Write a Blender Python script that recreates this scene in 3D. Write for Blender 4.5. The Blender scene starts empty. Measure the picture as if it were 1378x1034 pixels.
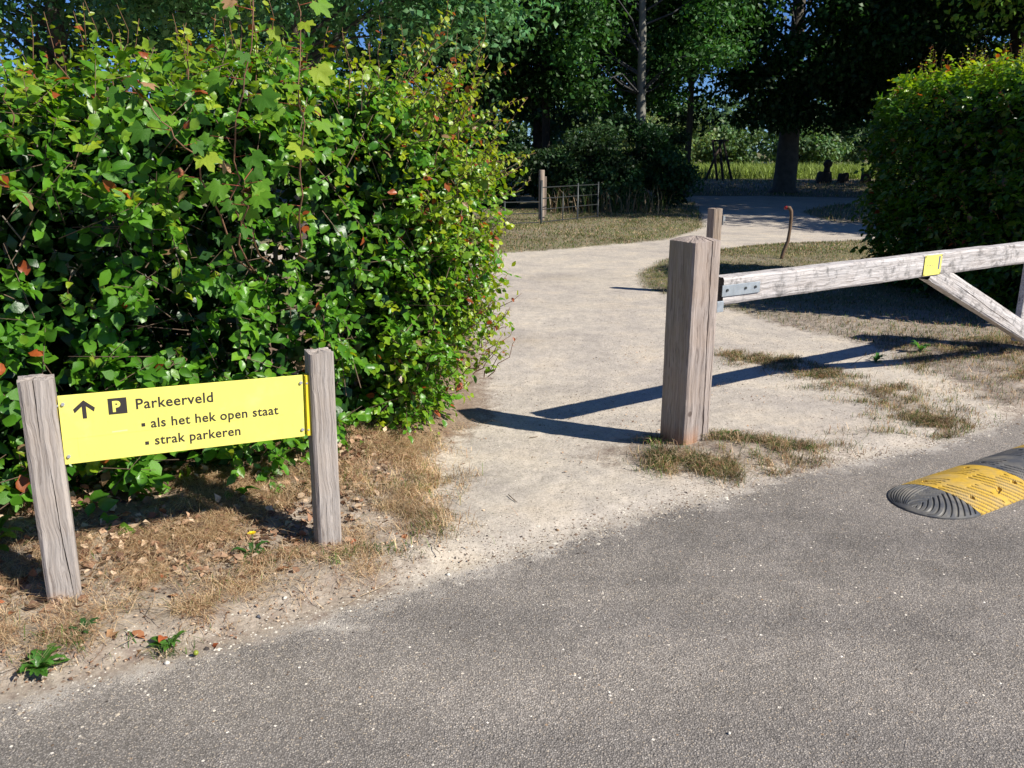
import bpy, bmesh, math, random
import numpy as np
from mathutils import Vector, Matrix, noise as mnoise

random.seed(7)
rng = np.random.default_rng(11)
R = math.radians

# ---------------------------------------------------------------- camera, sky, sun, exposure
scene = bpy.context.scene
COL = scene.collection
cam_d = bpy.data.cameras.new('camera')
cam = bpy.data.objects.new('camera', cam_d)
COL.objects.link(cam)
cam.location = (0, 0, 1.6)
cam.rotation_euler = (R(90 - 15.56), 0, 0)
cam_d.sensor_width = 36
cam_d.lens = 36 * 1120 / 1378
cam_d.clip_end = 3000
scene.camera = cam

SUN_EL, SUN_DIR = R(40.5), Vector((0.905, -0.427))          # direction towards the sun, on the ground
world = bpy.data.worlds.new('World')
scene.world = world
world.use_nodes = True
wn = world.node_tree
sky = wn.nodes.new('ShaderNodeTexSky')
sky.sky_type = 'NISHITA'
sky.sun_disc = False
sky.sun_elevation = SUN_EL
sky.sun_rotation = math.atan2(SUN_DIR.x, SUN_DIR.y)
sky.altitude = 1500
sky.air_density = 1.0
sky.dust_density = 0.0
sky.ozone_density = 5.0
tint = wn.nodes.new('ShaderNodeMix'); tint.data_type = 'RGBA'; tint.blend_type = 'MULTIPLY'
tint.inputs[0].default_value = 1.0; tint.inputs[7].default_value = (0.60, 0.82, 1.22, 1)
wn.links.new(sky.outputs[0], tint.inputs[6]); wn.links.new(tint.outputs[2], wn.nodes['Background'].inputs[0])
wn.nodes['Background'].inputs[1].default_value = 0.06
sd = bpy.data.lights.new('sun', 'SUN')
sd.energy = 4.9
sd.angle = R(0.53)
sd.color = (1.0, 0.95, 0.86)
sun = bpy.data.objects.new('sun', sd)
COL.objects.link(sun)
sv = Vector((SUN_DIR.x * math.cos(SUN_EL), SUN_DIR.y * math.cos(SUN_EL), math.sin(SUN_EL)))
sun.rotation_euler = sv.to_track_quat('Z', 'Y').to_euler()
sun.location = (12, -6, 20)
vs = scene.view_settings
vs.view_transform = 'Standard'
vs.look = 'None'
vs.exposure = 0.62
vs.gamma = 1.0
vs.use_curve_mapping = False
scene.cycles.max_bounces = 6
scene.cycles.diffuse_bounces = 3
scene.cycles.glossy_bounces = 2
scene.cycles.transmission_bounces = 3

# ---------------------------------------------------------------- object helpers
def tag(o, label=None, cat=None, group=None, kind=None):
    if label: o['label'] = label
    if cat: o['category'] = cat
    if group: o['group'] = group
    if kind: o['kind'] = kind
    return o

def empty(name, loc, rz=0, **k):
    o = bpy.data.objects.new(name, None)
    o.empty_display_size = 0.1
    COL.objects.link(o)
    o.location = loc
    o.rotation_euler = (0, 0, rz)
    return tag(o, **k)

def link(name, me, parent=None, **k):
    o = bpy.data.objects.new(name, me)
    COL.objects.link(o)
    if parent: o.parent = parent
    return tag(o, **k)

def np_mesh(name, V, F, mat, col=None, smooth=False, attrs=None, quads=False):
    """mesh from numpy arrays; F is (n,3) or (n,4)"""
    me = bpy.data.meshes.new(name)
    V = np.ascontiguousarray(V, dtype=np.float32)
    F = np.ascontiguousarray(F, dtype=np.int32)
    n, k = F.shape
    me.vertices.add(len(V)); me.vertices.foreach_set('co', V.ravel())
    me.loops.add(n * k); me.loops.foreach_set('vertex_index', F.ravel())
    me.polygons.add(n)
    me.polygons.foreach_set('loop_start', np.arange(0, n * k, k, dtype=np.int32))
    me.polygons.foreach_set('loop_total', np.full(n, k, dtype=np.int32))
    if smooth: me.polygons.foreach_set('use_smooth', np.ones(n, dtype=bool))
    if col is not None:
        a = me.attributes.new('Col', 'FLOAT_COLOR', 'POINT')
        c = np.ones((len(V), 4), dtype=np.float32); c[:, :3] = col
        a.data.foreach_set('color', c.ravel())
    for nm, arr in (attrs or {}).items():
        a = me.attributes.new(nm, 'FLOAT', 'POINT')
        a.data.foreach_set('value', np.ascontiguousarray(arr, dtype=np.float32).ravel())
    me.update(calc_edges=True)
    if mat: me.materials.append(mat)
    return me

def bm_mesh(name, bm, mat, smooth=False, bevel=0):
    if bevel:
        bmesh.ops.bevel(bm, geom=list(bm.edges), offset=bevel, segments=2, affect='EDGES', profile=0.6)
    bmesh.ops.recalc_face_normals(bm, faces=bm.faces)
    me = bpy.data.meshes.new(name)
    bm.to_mesh(me); bm.free()
    if smooth:
        me.polygons.foreach_set('use_smooth', [True] * len(me.polygons))
    me.materials.append(mat)
    return me

def box_bm(sx, sy, sz, loc=(0, 0, 0), bm=None):
    bm = bm or bmesh.new()
    r = bmesh.ops.create_cube(bm, size=1)
    for v in r['verts']:
        v.co = Vector((v.co.x * sx + loc[0], v.co.y * sy + loc[1], v.co.z * sz + loc[2]))
    return bm

def cyl_bm(r, h, seg=12, loc=(0, 0, 0), axis='Z', bm=None, r2=None):
    bm = bm or bmesh.new()
    q = bmesh.ops.create_cone(bm, cap_ends=True, segments=seg, radius1=r, radius2=r if r2 is None else r2, depth=h)
    rot = {'Z': Matrix.Identity(3), 'X': Matrix.Rotation(R(90), 3, 'Y'), 'Y': Matrix.Rotation(R(90), 3, 'X')}[axis]
    for v in q['verts']:
        v.co = rot @ v.co + Vector(loc)
    return bm

class Acc:
    """collects numpy pieces into one mesh"""
    def __init__(s): s.V = []; s.F = []; s.C = []; s.n = 0
    def add(s, V, F, C):
        s.V.append(V); s.F.append(F + s.n); s.C.append(np.broadcast_to(C, V.shape)); s.n += len(V)
    def mesh(s, name, mat, smooth=False):
        return np_mesh(name, np.concatenate(s.V), np.concatenate(s.F), mat, np.concatenate(s.C), smooth)

def tube_np(pts, rad, seg=6):
    """tapered tube along pts -> V, F(tri)"""
    P = np.array(pts, dtype=float); n = len(P)
    rad = np.broadcast_to(np.array(rad, dtype=float), (n,))
    T = np.gradient(P, axis=0); T /= np.linalg.norm(T, axis=1)[:, None] + 1e-9
    ref = np.array([0.31, 0.17, 0.93]) if abs(T[0][2]) < 0.8 else np.array([0.95, 0.2, 0.1])
    A = np.cross(T, ref); A /= np.linalg.norm(A, axis=1)[:, None] + 1e-9
    B = np.cross(T, A)
    th = np.linspace(0, 2 * np.pi, seg, endpoint=False)
    V = P[:, None] + rad[:, None, None] * (np.cos(th)[None, :, None] * A[:, None] + np.sin(th)[None, :, None] * B[:, None])
    V = V.reshape(-1, 3)
    F = []
    for i in range(n - 1):
        for j in range(seg):
            a, b = i * seg + j, i * seg + (j + 1) % seg
            F += [(a, b, b + seg), (a, b + seg, a + seg)]
    for j in range(1, seg - 1):
        F.append(((n - 1) * seg, (n - 1) * seg + j, (n - 1) * seg + j + 1))
    return V, np.array(F)

# ---------------------------------------------------------------- numpy noise
_lat = rng.random((256, 256))
def vnoise(x, y):
    xi = np.floor(x).astype(int); yi = np.floor(y).astype(int)
    fx = x - xi; fy = y - yi
    fx = fx * fx * (3 - 2 * fx); fy = fy * fy * (3 - 2 * fy)
    a = _lat[xi & 255, yi & 255]; b = _lat[(xi + 1) & 255, yi & 255]
    c = _lat[xi & 255, (yi + 1) & 255]; d = _lat[(xi + 1) & 255, (yi + 1) & 255]
    return (a * (1 - fx) + b * fx) * (1 - fy) + (c * (1 - fx) + d * fx) * fy
def fbm(x, y, s=1.0, o=4):
    t = 0; a = 0.5
    for i in range(o):
        t = t + a * (vnoise(x * s + 17.3 * i, y * s - 9.1 * i) - 0.5); s *= 2.03; a *= 0.55
    return t          # about -0.5..0.5

def sstep(a, b, x):
    t = np.clip((x - a) / (b - a), 0, 1)
    return t * t * (3 - 2 * t)

def sdf_poly(x, y, P):
    """signed distance, positive inside"""
    P = np.array(P, dtype=float); d = np.full(x.shape, 1e9); ins = np.zeros(x.shape, dtype=bool)
    for i in range(len(P)):
        a, b = P[i], P[(i + 1) % len(P)]
        e = b - a; wx = x - a[0]; wy = y - a[1]
        t = np.clip((wx * e[0] + wy * e[1]) / (e @ e), 0, 1)
        d = np.minimum(d, (wx - t * e[0]) ** 2 + (wy - t * e[1]) ** 2)
        c = (a[1] <= y) != (b[1] <= y)
        xx = a[0] + (y - a[1]) / (b[1] - a[1] + 1e-12) * e[0]
        ins ^= c & (x < xx)
    return np.where(ins, 1, -1) * np.sqrt(d)

# ---------------------------------------------------------------- node helpers
def new_mat(name):
    m = bpy.data.materials.new(name); m.use_nodes = True
    nt = m.node_tree
    return m, nt, nt.nodes['Principled BSDF'], nt.nodes['Material Output']
def nd(nt, t, **k):
    n = nt.nodes.new(t)
    for a, b in k.items():
        if a.startswith('i_'): n.inputs[a[2:].replace('_', ' ')].default_value = b
        else: setattr(n, a, b)
    return n
def mth(nt, op, a, b=None, c=None, clamp=False):
    n = nt.nodes.new('ShaderNodeMath'); n.operation = op; n.use_clamp = clamp
    for i, v in enumerate((a, b, c)):
        if v is None: continue
        if isinstance(v, (int, float)): n.inputs[i].default_value = v
        else: nt.links.new(v, n.inputs[i])
    return n.outputs[0]
def mixc(nt, f, a, b, mode='MIX'):
    n = nt.nodes.new('ShaderNodeMix'); n.data_type = 'RGBA'; n.blend_type = mode
    for s, v in ((n.inputs[0], f), (n.inputs[6], a), (n.inputs[7], b)):
        if isinstance(v, (int, float)): s.default_value = v
        elif isinstance(v, tuple): s.default_value = (*v, 1)
        else: nt.links.new(v, s)
    return n.outputs[2]
def ramp(nt, f, stops):
    n = nt.nodes.new('ShaderNodeValToRGB'); nt.links.new(f, n.inputs[0])
    e = n.color_ramp.elements
    while len(e) < len(stops): e.new(0.5)
    for q, (p, c) in zip(e, stops):
        q.position = p; q.color = (*c, 1) if isinstance(c, tuple) else (c, c, c, 1)
    return n.outputs[0]
def noise(nt, vec, scale, detail=4, rough=0.55, dist=0.0):
    n = nd(nt, 'ShaderNodeTexNoise', i_Scale=scale, i_Detail=detail, i_Roughness=rough, i_Distortion=dist)
    if vec is not None: nt.links.new(vec, n.inputs['Vector'])
    return n.outputs['Fac']
def voro(nt, vec, scale, out='Distance', feature='F1', rnd=1.0):
    n = nd(nt, 'ShaderNodeTexVoronoi', i_Scale=scale, feature=feature); n.inputs['Randomness'].default_value = rnd
    nt.links.new(vec, n.inputs['Vector'])
    return n.outputs[out]
def mapr(nt, v, a, b, c=0.0, d=1.0):
    n = nt.nodes.new('ShaderNodeMapRange'); nt.links.new(v, n.inputs[0])
    for i, q in enumerate((a, b, c, d)): n.inputs[i + 1].default_value = q
    return n.outputs[0]
def bump(nt, h, strength, dist, normal=None):
    n = nd(nt, 'ShaderNodeBump', i_Strength=strength, i_Distance=dist); nt.links.new(h, n.inputs['Height'])
    if normal is not None: nt.links.new(normal, n.inputs['Normal'])
    return n.outputs[0]

# ---------------------------------------------------------------- materials
def leaf_material(name, rough=0.38, trans=0.3, spec=0.5, tint=(1.0, 1.05, 0.45), vein=True):
    m, nt, p, out = new_mat(name)
    at = nd(nt, 'ShaderNodeAttribute', attribute_name='Col')
    tc = nd(nt, 'ShaderNodeTexCoord').outputs['Object']
    n1 = noise(nt, tc, 60, 3)
    c = mixc(nt, 1.0, at.outputs['Color'], ramp(nt, n1, [(0.3, 0.8), (0.7, 1.15)]), 'MULTIPLY')
    nt.links.new(c, p.inputs['Base Color'])
    p.inputs['Roughness'].default_value = rough
    p.inputs['Specular IOR Level'].default_value = spec
    nt.links.new(bump(nt, n1, 0.35, 0.004), p.inputs['Normal'])
    tr = nd(nt, 'ShaderNodeBsdfTranslucent')
    nt.links.new(mixc(nt, 1.0, c, tuple(1.7 * v for v in tint), 'MULTIPLY'), tr.inputs[0])
    mx = nd(nt, 'ShaderNodeMixShader'); mx.inputs[0].default_value = trans
    nt.links.new(p.outputs[0], mx.inputs[1]); nt.links.new(tr.outputs[0], mx.inputs[2])
    nt.links.new(mx.outputs[0], out.inputs[0])
    return m
M_leaf = leaf_material('beech_leaf', 0.36, 0.33, 0.42, (1.15, 1.05, 0.3))
M_syc = leaf_material('sycamore_leaf', 0.5, 0.42, 0.3, (1.15, 1.05, 0.3))
M_tree = leaf_material('tree_leaf', 0.5, 0.22, 0.3)
M_grass = leaf_material('grass_blade', 0.6, 0.25, 0.25, (1, 1, 0.7))
M_dead = leaf_material('dead_leaf', 0.75, 0.1, 0.2, (1, 0.8, 0.5))

def simple(name, col, rough=0.6, metal=0.0, var=0.15, scale=30, bmp=0.2, bdist=0.002, spec=0.4):
    m, nt, p, out = new_mat(name)
    tc = nd(nt, 'ShaderNodeTexCoord').outputs['Object']
    n = noise(nt, tc, scale, 5, 0.6)
    c = mixc(nt, 1.0, tuple(col), ramp(nt, n, [(0.3, 1 - var), (0.7, 1 + var)]), 'MULTIPLY')
    nt.links.new(c, p.inputs['Base Color'])
    p.inputs['Roughness'].default_value = rough; p.inputs['Metallic'].default_value = metal
    p.inputs['Specular IOR Level'].default_value = spec
    nt.links.new(bump(nt, n, bmp, bdist), p.inputs['Normal'])
    return m
def vcol_mat(name, rough=0.85, scale=120, spec=0.2):
    m, nt, p, out = new_mat(name)
    at = nd(nt, 'ShaderNodeAttribute', attribute_name='Col')
    tc = nd(nt, 'ShaderNodeTexCoord').outputs['Object']
    n = noise(nt, tc, scale, 3)
    nt.links.new(mixc(nt, 1.0, at.outputs['Color'], ramp(nt, n, [(0.3, 0.75), (0.7, 1.2)]), 'MULTIPLY'), p.inputs['Base Color'])
    p.inputs['Roughness'].default_value = rough; p.inputs['Specular IOR Level'].default_value = spec
    nt.links.new(bump(nt, n, 0.5, 0.002), p.inputs['Normal'])
    return m
M_stone = vcol_mat('pebble')
M_twig = vcol_mat('twig_bark', 0.8, 90)
M_bark = vcol_mat('tree_bark', 0.9, 6)

def wood_material(name, base, dark, axis=2, warm=0.3, orange_foot=0.0, blotch=0.0, scale=1.0):
    m, nt, p, out = new_mat(name)
    tc = nd(nt, 'ShaderNodeTexCoord').outputs['Object']
    tc0 = tc
    wv = nd(nt, 'ShaderNodeTexNoise', i_Scale=4.5, i_Detail=3.0); nt.links.new(tc, wv.inputs['Vector'])
    wsub = nd(nt, 'ShaderNodeVectorMath', operation='SUBTRACT'); nt.links.new(wv.outputs['Color'], wsub.inputs[0]); wsub.inputs[1].default_value = (.5, .5, .5)
    wsc = nd(nt, 'ShaderNodeVectorMath', operation='SCALE'); nt.links.new(wsub.outputs[0], wsc.inputs[0]); wsc.inputs['Scale'].default_value = 0.045
    wad = nd(nt, 'ShaderNodeVectorMath', operation='ADD'); nt.links.new(tc, wad.inputs[0]); nt.links.new(wsc.outputs[0], wad.inputs[1])
    tc = wad.outputs[0]
    kv = nd(nt, 'ShaderNodeTexVoronoi', i_Scale=5.5); nt.links.new(tc0, kv.inputs['Vector'])
    kc = nd(nt, 'ShaderNodeSeparateColor'); nt.links.new(kv.outputs['Color'], kc.inputs[0])
    knot = mth(nt, 'MULTIPLY', mapr(nt, kc.outputs[0], 0.55, 0.6), mapr(nt, kv.outputs['Distance'], 0.11, 0.06))
    mp = nd(nt, 'ShaderNodeMapping'); nt.links.new(tc, mp.inputs[0])
    s = [90 * scale, 90 * scale, 90 * scale]; s[axis] = 2.6 * scale
    mp.inputs['Scale'].default_value = s
    g = noise(nt, mp.outputs[0], 1.0, 6, 0.62, 0.6)
    mp2 = nd(nt, 'ShaderNodeMapping'); nt.links.new(tc, mp2.inputs[0])
    s2 = [22 * scale] * 3; s2[axis] = 1.2 * scale
    mp2.inputs['Scale'].default_value = s2
    g2 = noise(nt, mp2.outputs[0], 1.0, 4, 0.6, 1.2)
    big = noise(nt, tc, 5, 3)
    c = ramp(nt, g, [(0.28, dark), (0.42, tuple(0.72 * b for b in base)), (0.56, base), (0.8, tuple(min(1, 1.2 * b) for b in base))])
    c = mixc(nt, mth(nt, 'MULTIPLY', ramp(nt, g2, [(0.35, 1.0), (0.55, 0.0)]), 0.42), c, (base[0] * 0.55, base[1] * 0.5, base[2] * 0.46))
    c = mixc(nt, mth(nt, 'MULTIPLY', mapr(nt, big, 0.4, 0.7), warm), c, (base[0] * 0.95, base[1] * 0.82, base[2] * 0.68))
    c = mixc(nt, mth(nt, 'MULTIPLY', knot, 0.75), c, (dark[0] * 0.8, dark[1] * 0.75, dark[2] * 0.7))
    if blotch:
        bl = noise(nt, tc, 14, 6, 0.7)
        c = mixc(nt, mth(nt, 'MULTIPLY', mapr(nt, bl, 0.52, 0.66), blotch), c, (0.10, 0.095, 0.09))
    if orange_foot:
        sx = nd(nt, 'ShaderNodeSeparateXYZ'); nt.links.new(tc, sx.inputs[0])
        zz = mth(nt, 'ADD', sx.outputs[2], mth(nt, 'MULTIPLY', mth(nt, 'SUBTRACT', big, 0.5), 0.16))
        side = mapr(nt, mth(nt, 'ADD', sx.outputs[0], mth(nt, 'MULTIPLY', mth(nt, 'SUBTRACT', g2, 0.5), 0.06)), 0.02, -0.005)
        c = mixc(nt, mth(nt, 'MULTIPLY', mth(nt, 'MULTIPLY', mapr(nt, zz, orange_foot, orange_foot * 0.45), side), 0.5), c, (0.42, 0.17, 0.05))
    nt.links.new(c, p.inputs['Base Color'])
    p.inputs['Roughness'].default_value = 0.82; p.inputs['Specular IOR Level'].default_value = 0.2
    h = mth(nt, 'ADD', g, mth(nt, 'MULTIPLY', g2, 0.8))
    nt.links.new(bump(nt, h, 0.9, 0.006), p.inputs['Normal'])
    return m
M_wood_sign = wood_material('weathered_sign_post_wood', (0.40, 0.36, 0.325), (0.13, 0.10, 0.085), 2, 0.35, 0.11)
M_wood_post = wood_material('weathered_gate_post_wood', (0.375, 0.32, 0.285), (0.085, 0.06, 0.05), 2, 0.45, 0.2)
M_wood_beam = wood_material('bleached_beam_wood', (0.56, 0.53, 0.51), (0.13, 0.12, 0.11), 0, 0.12, 0, 0.7)
M_wood_far = wood_material('far_post_wood', (0.33, 0.27, 0.22), (0.12, 0.09, 0.07), 2, 0.4)
M_galv = simple('galvanised_steel', (0.42, 0.46, 0.48), 0.45, 0.55, 0.18, 25, 0.1)
M_steel = simple('bolt_steel', (0.45, 0.45, 0.45), 0.4, 0.4, 0.1)
M_yellow = simple('yellow_sign_enamel', (0.84, 0.755, 0.16), 0.42, 0, 0.03, 6, 0.03, 0.001, 0.35)
M_yellow2 = simple('yellow_flange_enamel', (0.80, 0.62, 0.03), 0.45, 0, 0.05, 6, 0.03)
M_black = simple('black_print', (0.035, 0.030, 0.028), 0.6, 0, 0.02)
M_faint = simple('faded_grey_print', (0.30, 0.29, 0.16), 0.6, 0, 0.05)
M_bluebar = simple('slate_blue_print', (0.12, 0.13, 0.25), 0.6, 0, 0.05)
M_scratch = simple('sign_scratch', (0.72, 0.62, 0.13), 0.6, 0, 0.05)
M_scuff = simple('pale_sign_scuff', (0.86, 0.74, 0.30), 0.6, 0, 0.05)
M_iron = simple('painted_iron', (0.05, 0.055, 0.055), 0.45, 0.4, 0.2, 30)
M_red = simple('red_paint', (0.45, 0.04, 0.04), 0.5)
M_darkwood = simple('dark_wood', (0.06, 0.045, 0.035), 0.9, 0, 0.3, 8, 0.6, 0.01)
M_dand = simple('dandelion_petal', (0.85, 0.62, 0.01), 0.6)
M_acorn = simple('green_acorn', (0.22, 0.26, 0.03), 0.4)

def ground_material():
    m, nt, p, out = new_mat('ground_sand_asphalt_soil')
    tc = nd(nt, 'ShaderNodeTexCoord').outputs['Object']
    aR = nd(nt, 'ShaderNodeAttribute', attribute_name='s_road').outputs['Fac']
    aP = nd(nt, 'ShaderNodeAttribute', attribute_name='s_path').outputs['Fac']
    aG = nd(nt, 'ShaderNodeAttribute', attribute_name='green').outputs['Fac']
    aL = nd(nt, 'ShaderNodeAttribute', attribute_name='litter').outputs['Fac']
    aM = nd(nt, 'ShaderNodeAttribute', attribute_name='mud').outputs['Fac']
    nb = noise(nt, tc, 2.2, 5, 0.6); nm = noise(nt, tc, 11, 5, 0.65); nf = noise(nt, tc, 70, 4, 0.7); ng = noise(nt, tc, 320, 2, 0.6)
    # sand / fine gravel
    sand = ramp(nt, nb, [(0.3, (0.385, 0.345, 0.30)), (0.48, (0.48, 0.43, 0.365)), (0.58, (0.52, 0.46, 0.38)), (0.7, (0.555, 0.48, 0.38))])
    sand = mixc(nt, 1.0, sand, ramp(nt, nm, [(0.3, 0.86), (0.7, 1.1)]), 'MULTIPLY')
    sand = mixc(nt, 1.0, sand, ramp(nt, nf, [(0.28, 0.68), (0.5, 1.0), (0.75, 1.16)]), 'MULTIPLY')
    sand = mixc(nt, 1.0, sand, ramp(nt, ng, [(0.3, 0.8), (0.7, 1.15)]), 'MULTIPLY')
    v1c = nd(nt, 'ShaderNodeTexVoronoi', i_Scale=150.0); nt.links.new(tc, v1c.inputs['Vector'])
    sepc = nd(nt, 'ShaderNodeSeparateColor'); nt.links.new(v1c.outputs['Color'], sepc.inputs[0])
    grit = mth(nt, 'MULTIPLY', mapr(nt, sepc.outputs[0], 0.86, 0.9), mapr(nt, v1c.outputs['Distance'], 0.42, 0.34))
    gritc = ramp(nt, sepc.outputs[1], [(0.0, (0.09, 0.075, 0.06)), (0.55, (0.2, 0.16, 0.12)), (0.75, (0.5, 0.45, 0.38)), (1.0, (0.62, 0.58, 0.5))])
    sand = mixc(nt, mth(nt, 'MULTIPLY', grit, 0.85), sand, gritc)
    sand = mixc(nt, mth(nt, 'MULTIPLY', aM, 0.8), sand, mixc(nt, 1.0, sand, (0.62, 0.60, 0.58), 'MULTIPLY'))
    # soil
    soil = ramp(nt, nm, [(0.3, (0.22, 0.17, 0.135)), (0.5, (0.335, 0.275, 0.225)), (0.7, (0.43, 0.37, 0.31))])
    soil = mixc(nt, 1.0, soil, ramp(nt, nf, [(0.3, 0.65), (0.7, 1.2)]), 'MULTIPLY')
    soil = mixc(nt, mth(nt, 'MULTIPLY', grit, 0.7), soil, gritc)
    soil = mixc(nt, mth(nt, 'MULTIPLY', aL, 0.75), soil, ramp(nt, nf, [(0.3, (0.09, 0.05, 0.03)), (0.7, (0.26, 0.15, 0.08))]))
    grs = ramp(nt, nm, [(0.3, (0.06, 0.08, 0.022)), (0.5, (0.13, 0.13, 0.045)), (0.72, (0.27, 0.21, 0.10))])
    grs = mixc(nt, 1.0, grs, ramp(nt, nf, [(0.3, 0.6), (0.7, 1.25)]), 'MULTIPLY')
    soil = mixc(nt, mth(nt, 'MULTIPLY', aG, mapr(nt, nm, 0.35, 0.5)), soil, grs)
    # asphalt: dark binder with pale, tan and dark aggregate
    va = nd(nt, 'ShaderNodeTexVoronoi', i_Scale=175.0); nt.links.new(tc, va.inputs['Vector'])
    sa = nd(nt, 'ShaderNodeSeparateColor'); nt.links.new(va.outputs['Color'], sa.inputs[0])
    agg = ramp(nt, sa.outputs[0], [(0.0, (0.07, 0.066, 0.062)), (0.12, (0.12, 0.113, 0.107)), (0.35, (0.19, 0.18, 0.172)), (0.66, (0.235, 0.222, 0.212)), (0.86, (0.29, 0.27, 0.25)), (0.95, (0.33, 0.28, 0.22)), (0.99, (0.36, 0.34, 0.31)), (1.0, (0.42, 0.40, 0.38))])
    asp = mixc(nt, mapr(nt, va.outputs['Distance'], 0.30, 0.62), agg, (0.12, 0.112, 0.106))
    vb = nd(nt, 'ShaderNodeTexVoronoi', i_Scale=70.0); nt.links.new(tc, vb.inputs['Vector'])
    sb = nd(nt, 'ShaderNodeSeparateColor'); nt.links.new(vb.outputs['Color'], sb.inputs[0])
    big = mth(nt, 'MULTIPLY', mapr(nt, sb.outputs[0], 0.955, 0.97), mapr(nt, vb.outputs['Distance'], 0.36, 0.28))
    asp = mixc(nt, big, asp, ramp(nt, sb.outputs[1], [(0.0, (0.06, 0.05, 0.045)), (0.4, (0.25, 0.18, 0.12)), (0.6, (0.5, 0.46, 0.4)), (1.0, (0.65, 0.62, 0.57))]))
    asp = mixc(nt, 1.0, asp, ramp(nt, nb, [(0.25, (1.22, 1.18, 1.10)), (0.5, (1.50, 1.445, 1.345)), (0.75, (1.76, 1.69, 1.57))]), 'MULTIPLY')
    asp = mixc(nt, 1.0, asp, ramp(nt, nm, [(0.3, 0.9), (0.7, 1.08)]), 'MULTIPLY')
    nl_ = noise(nt, tc, 0.55, 4, 0.6, 0.8); mps = nd(nt, 'ShaderNodeMapping'); mps.inputs['Rotation'].default_value = (0, 0, R(-31)); mps.inputs['Scale'].default_value = (0.25, 2.4, 1)
    nt.links.new(tc, mps.inputs[0]); nt_ = noise(nt, mps.outputs[0], 1.0, 3, 0.5)
    asp = mixc(nt, 1.0, asp, ramp(nt, nl_, [(0.35, 0.80), (0.5, 1.0), (0.68, 1.12)]), 'MULTIPLY')
    asp = mixc(nt, 1.0, asp, ramp(nt, nt_, [(0.35, (0.88, 0.88, 0.89)), (0.6, (1.06, 1.05, 1.04))]), 'MULTIPLY')
    sand = mixc(nt, 1.0, sand, ramp(nt, nl_, [(0.35, (0.90, 0.89, 0.90)), (0.6, (1.04, 1.03, 1.01))]), 'MULTIPLY')
    # masks (signed distance in metres + noise)
    wob = mth(nt, 'ADD', mth(nt, 'MULTIPLY', mth(nt, 'SUBTRACT', nm, 0.5), 0.34), mth(nt, 'MULTIPLY', mth(nt, 'SUBTRACT', nf, 0.5), 0.22))
    fP = mapr(nt, mth(nt, 'ADD', aP, wob), -0.06, 0.08)
    fR = mapr(nt, mth(nt, 'ADD', aR, mth(nt, 'MULTIPLY', wob, 0.55)), -0.02, 0.05)
    dust = mapr(nt, mth(nt, 'ADD', mth(nt, 'ADD', aR, mth(nt, 'MULTIPLY', wob, 1.3)), mth(nt, 'MULTIPLY', mth(nt, 'SUBTRACT', nb, 0.5), -0.7)), 0.13, -0.02)     # blown sand on the road edge
    base = mixc(nt, fP, soil, sand)
    aspd = mixc(nt, mth(nt, 'MULTIPLY', mth(nt, 'POWER', dust, 1.6), 0.92), asp, (0.43, 0.39, 0.34))
    c = mixc(nt, fR, base, aspd)
    nt.links.new(c, p.inputs['Base Color'])
    p.inputs['Roughness'].default_value = 0.9; p.inputs['Specular IOR Level'].default_value = 0.22
    hs = mth(nt, 'ADD', mth(nt, 'MULTIPLY', nf, 0.8), mth(nt, 'ADD', mth(nt, 'MULTIPLY', ng, 0.5), mth(nt, 'MULTIPLY', grit, 0.5)))
    ha = mth(nt, 'SUBTRACT', mth(nt, 'ADD', mth(nt, 'MULTIPLY', sa.outputs[2], 0.6), mth(nt, 'MULTIPLY', big, 0.6)), mth(nt, 'MULTIPLY', va.outputs['Distance'], 1.6))
    hm = nd(nt, 'ShaderNodeMix'); hm.data_type = 'FLOAT'
    nt.links.new(fR, hm.inputs[0]); nt.links.new(hs, hm.inputs[2]); nt.links.new(ha, hm.inputs[3])
    nt.links.new(bump(nt, hm.outputs[0], 0.6, 0.0035, bump(nt, nm, 0.5, 0.02)), p.inputs['Normal'])
    return m
M_ground = ground_material()

# ---------------------------------------------------------------- the ground
ROAD_EDGE = [(-14, -4.6), (-5, 0.2), (-1.55, 2.16), (-0.9, 2.50), (-0.37, 2.88), (0, 3.12), (0.73, 3.58), (1.42, 3.99), (2.36, 4.46), (3.22, 4.99), (6, 6.7), (26, 19)]
ROAD_POLY = ROAD_EDGE + [(32, 10), (-8, -14)]
PATH_POLY = [(-0.55, 2.5), (-0.30, 3.35), (-0.42, 3.9), (-0.42, 4.3), (-0.12, 5.0), (-0.2, 6.1), (-0.5, 9), (-2.5, 12.0), (-9, 12.6), (-9, 14.6), (-0.4, 13.5),
             (1.0, 14.3), (2.9, 15.8), (4.2, 18.5), (5.0, 22.5), (6.0, 28), (5.0, 32.2), (8, 31.9), (13, 30.6), (24, 28), (24, 26.2), (13, 27.2), (10.0, 26.6), (8.0, 23.5),
             (7.5, 19.6), (11, 19.5), (20, 20.5), (20, 18), (9, 16.2), (6.7, 15.7), (4.4, 14.9), (3.2, 13.9), (2.3, 12.7), (1.7, 11.2), (1.62, 10.0), (1.95, 9.3), (2.25, 8.75), (2.57, 7.84),
             (2.94, 7.25), (3.18, 6.79), (3.2, 6.1), (3.2, 5.6), (3.18, 5.2), (3.1, 4.85), (2.7, 4.2), (1.0, 3.0)]
STREAK = [(1.8, 6.63), (2.12, 6.28), (2.31, 5.93), (2.50, 5.5), (2.58, 5.05), (2.60, 4.78)]
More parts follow.
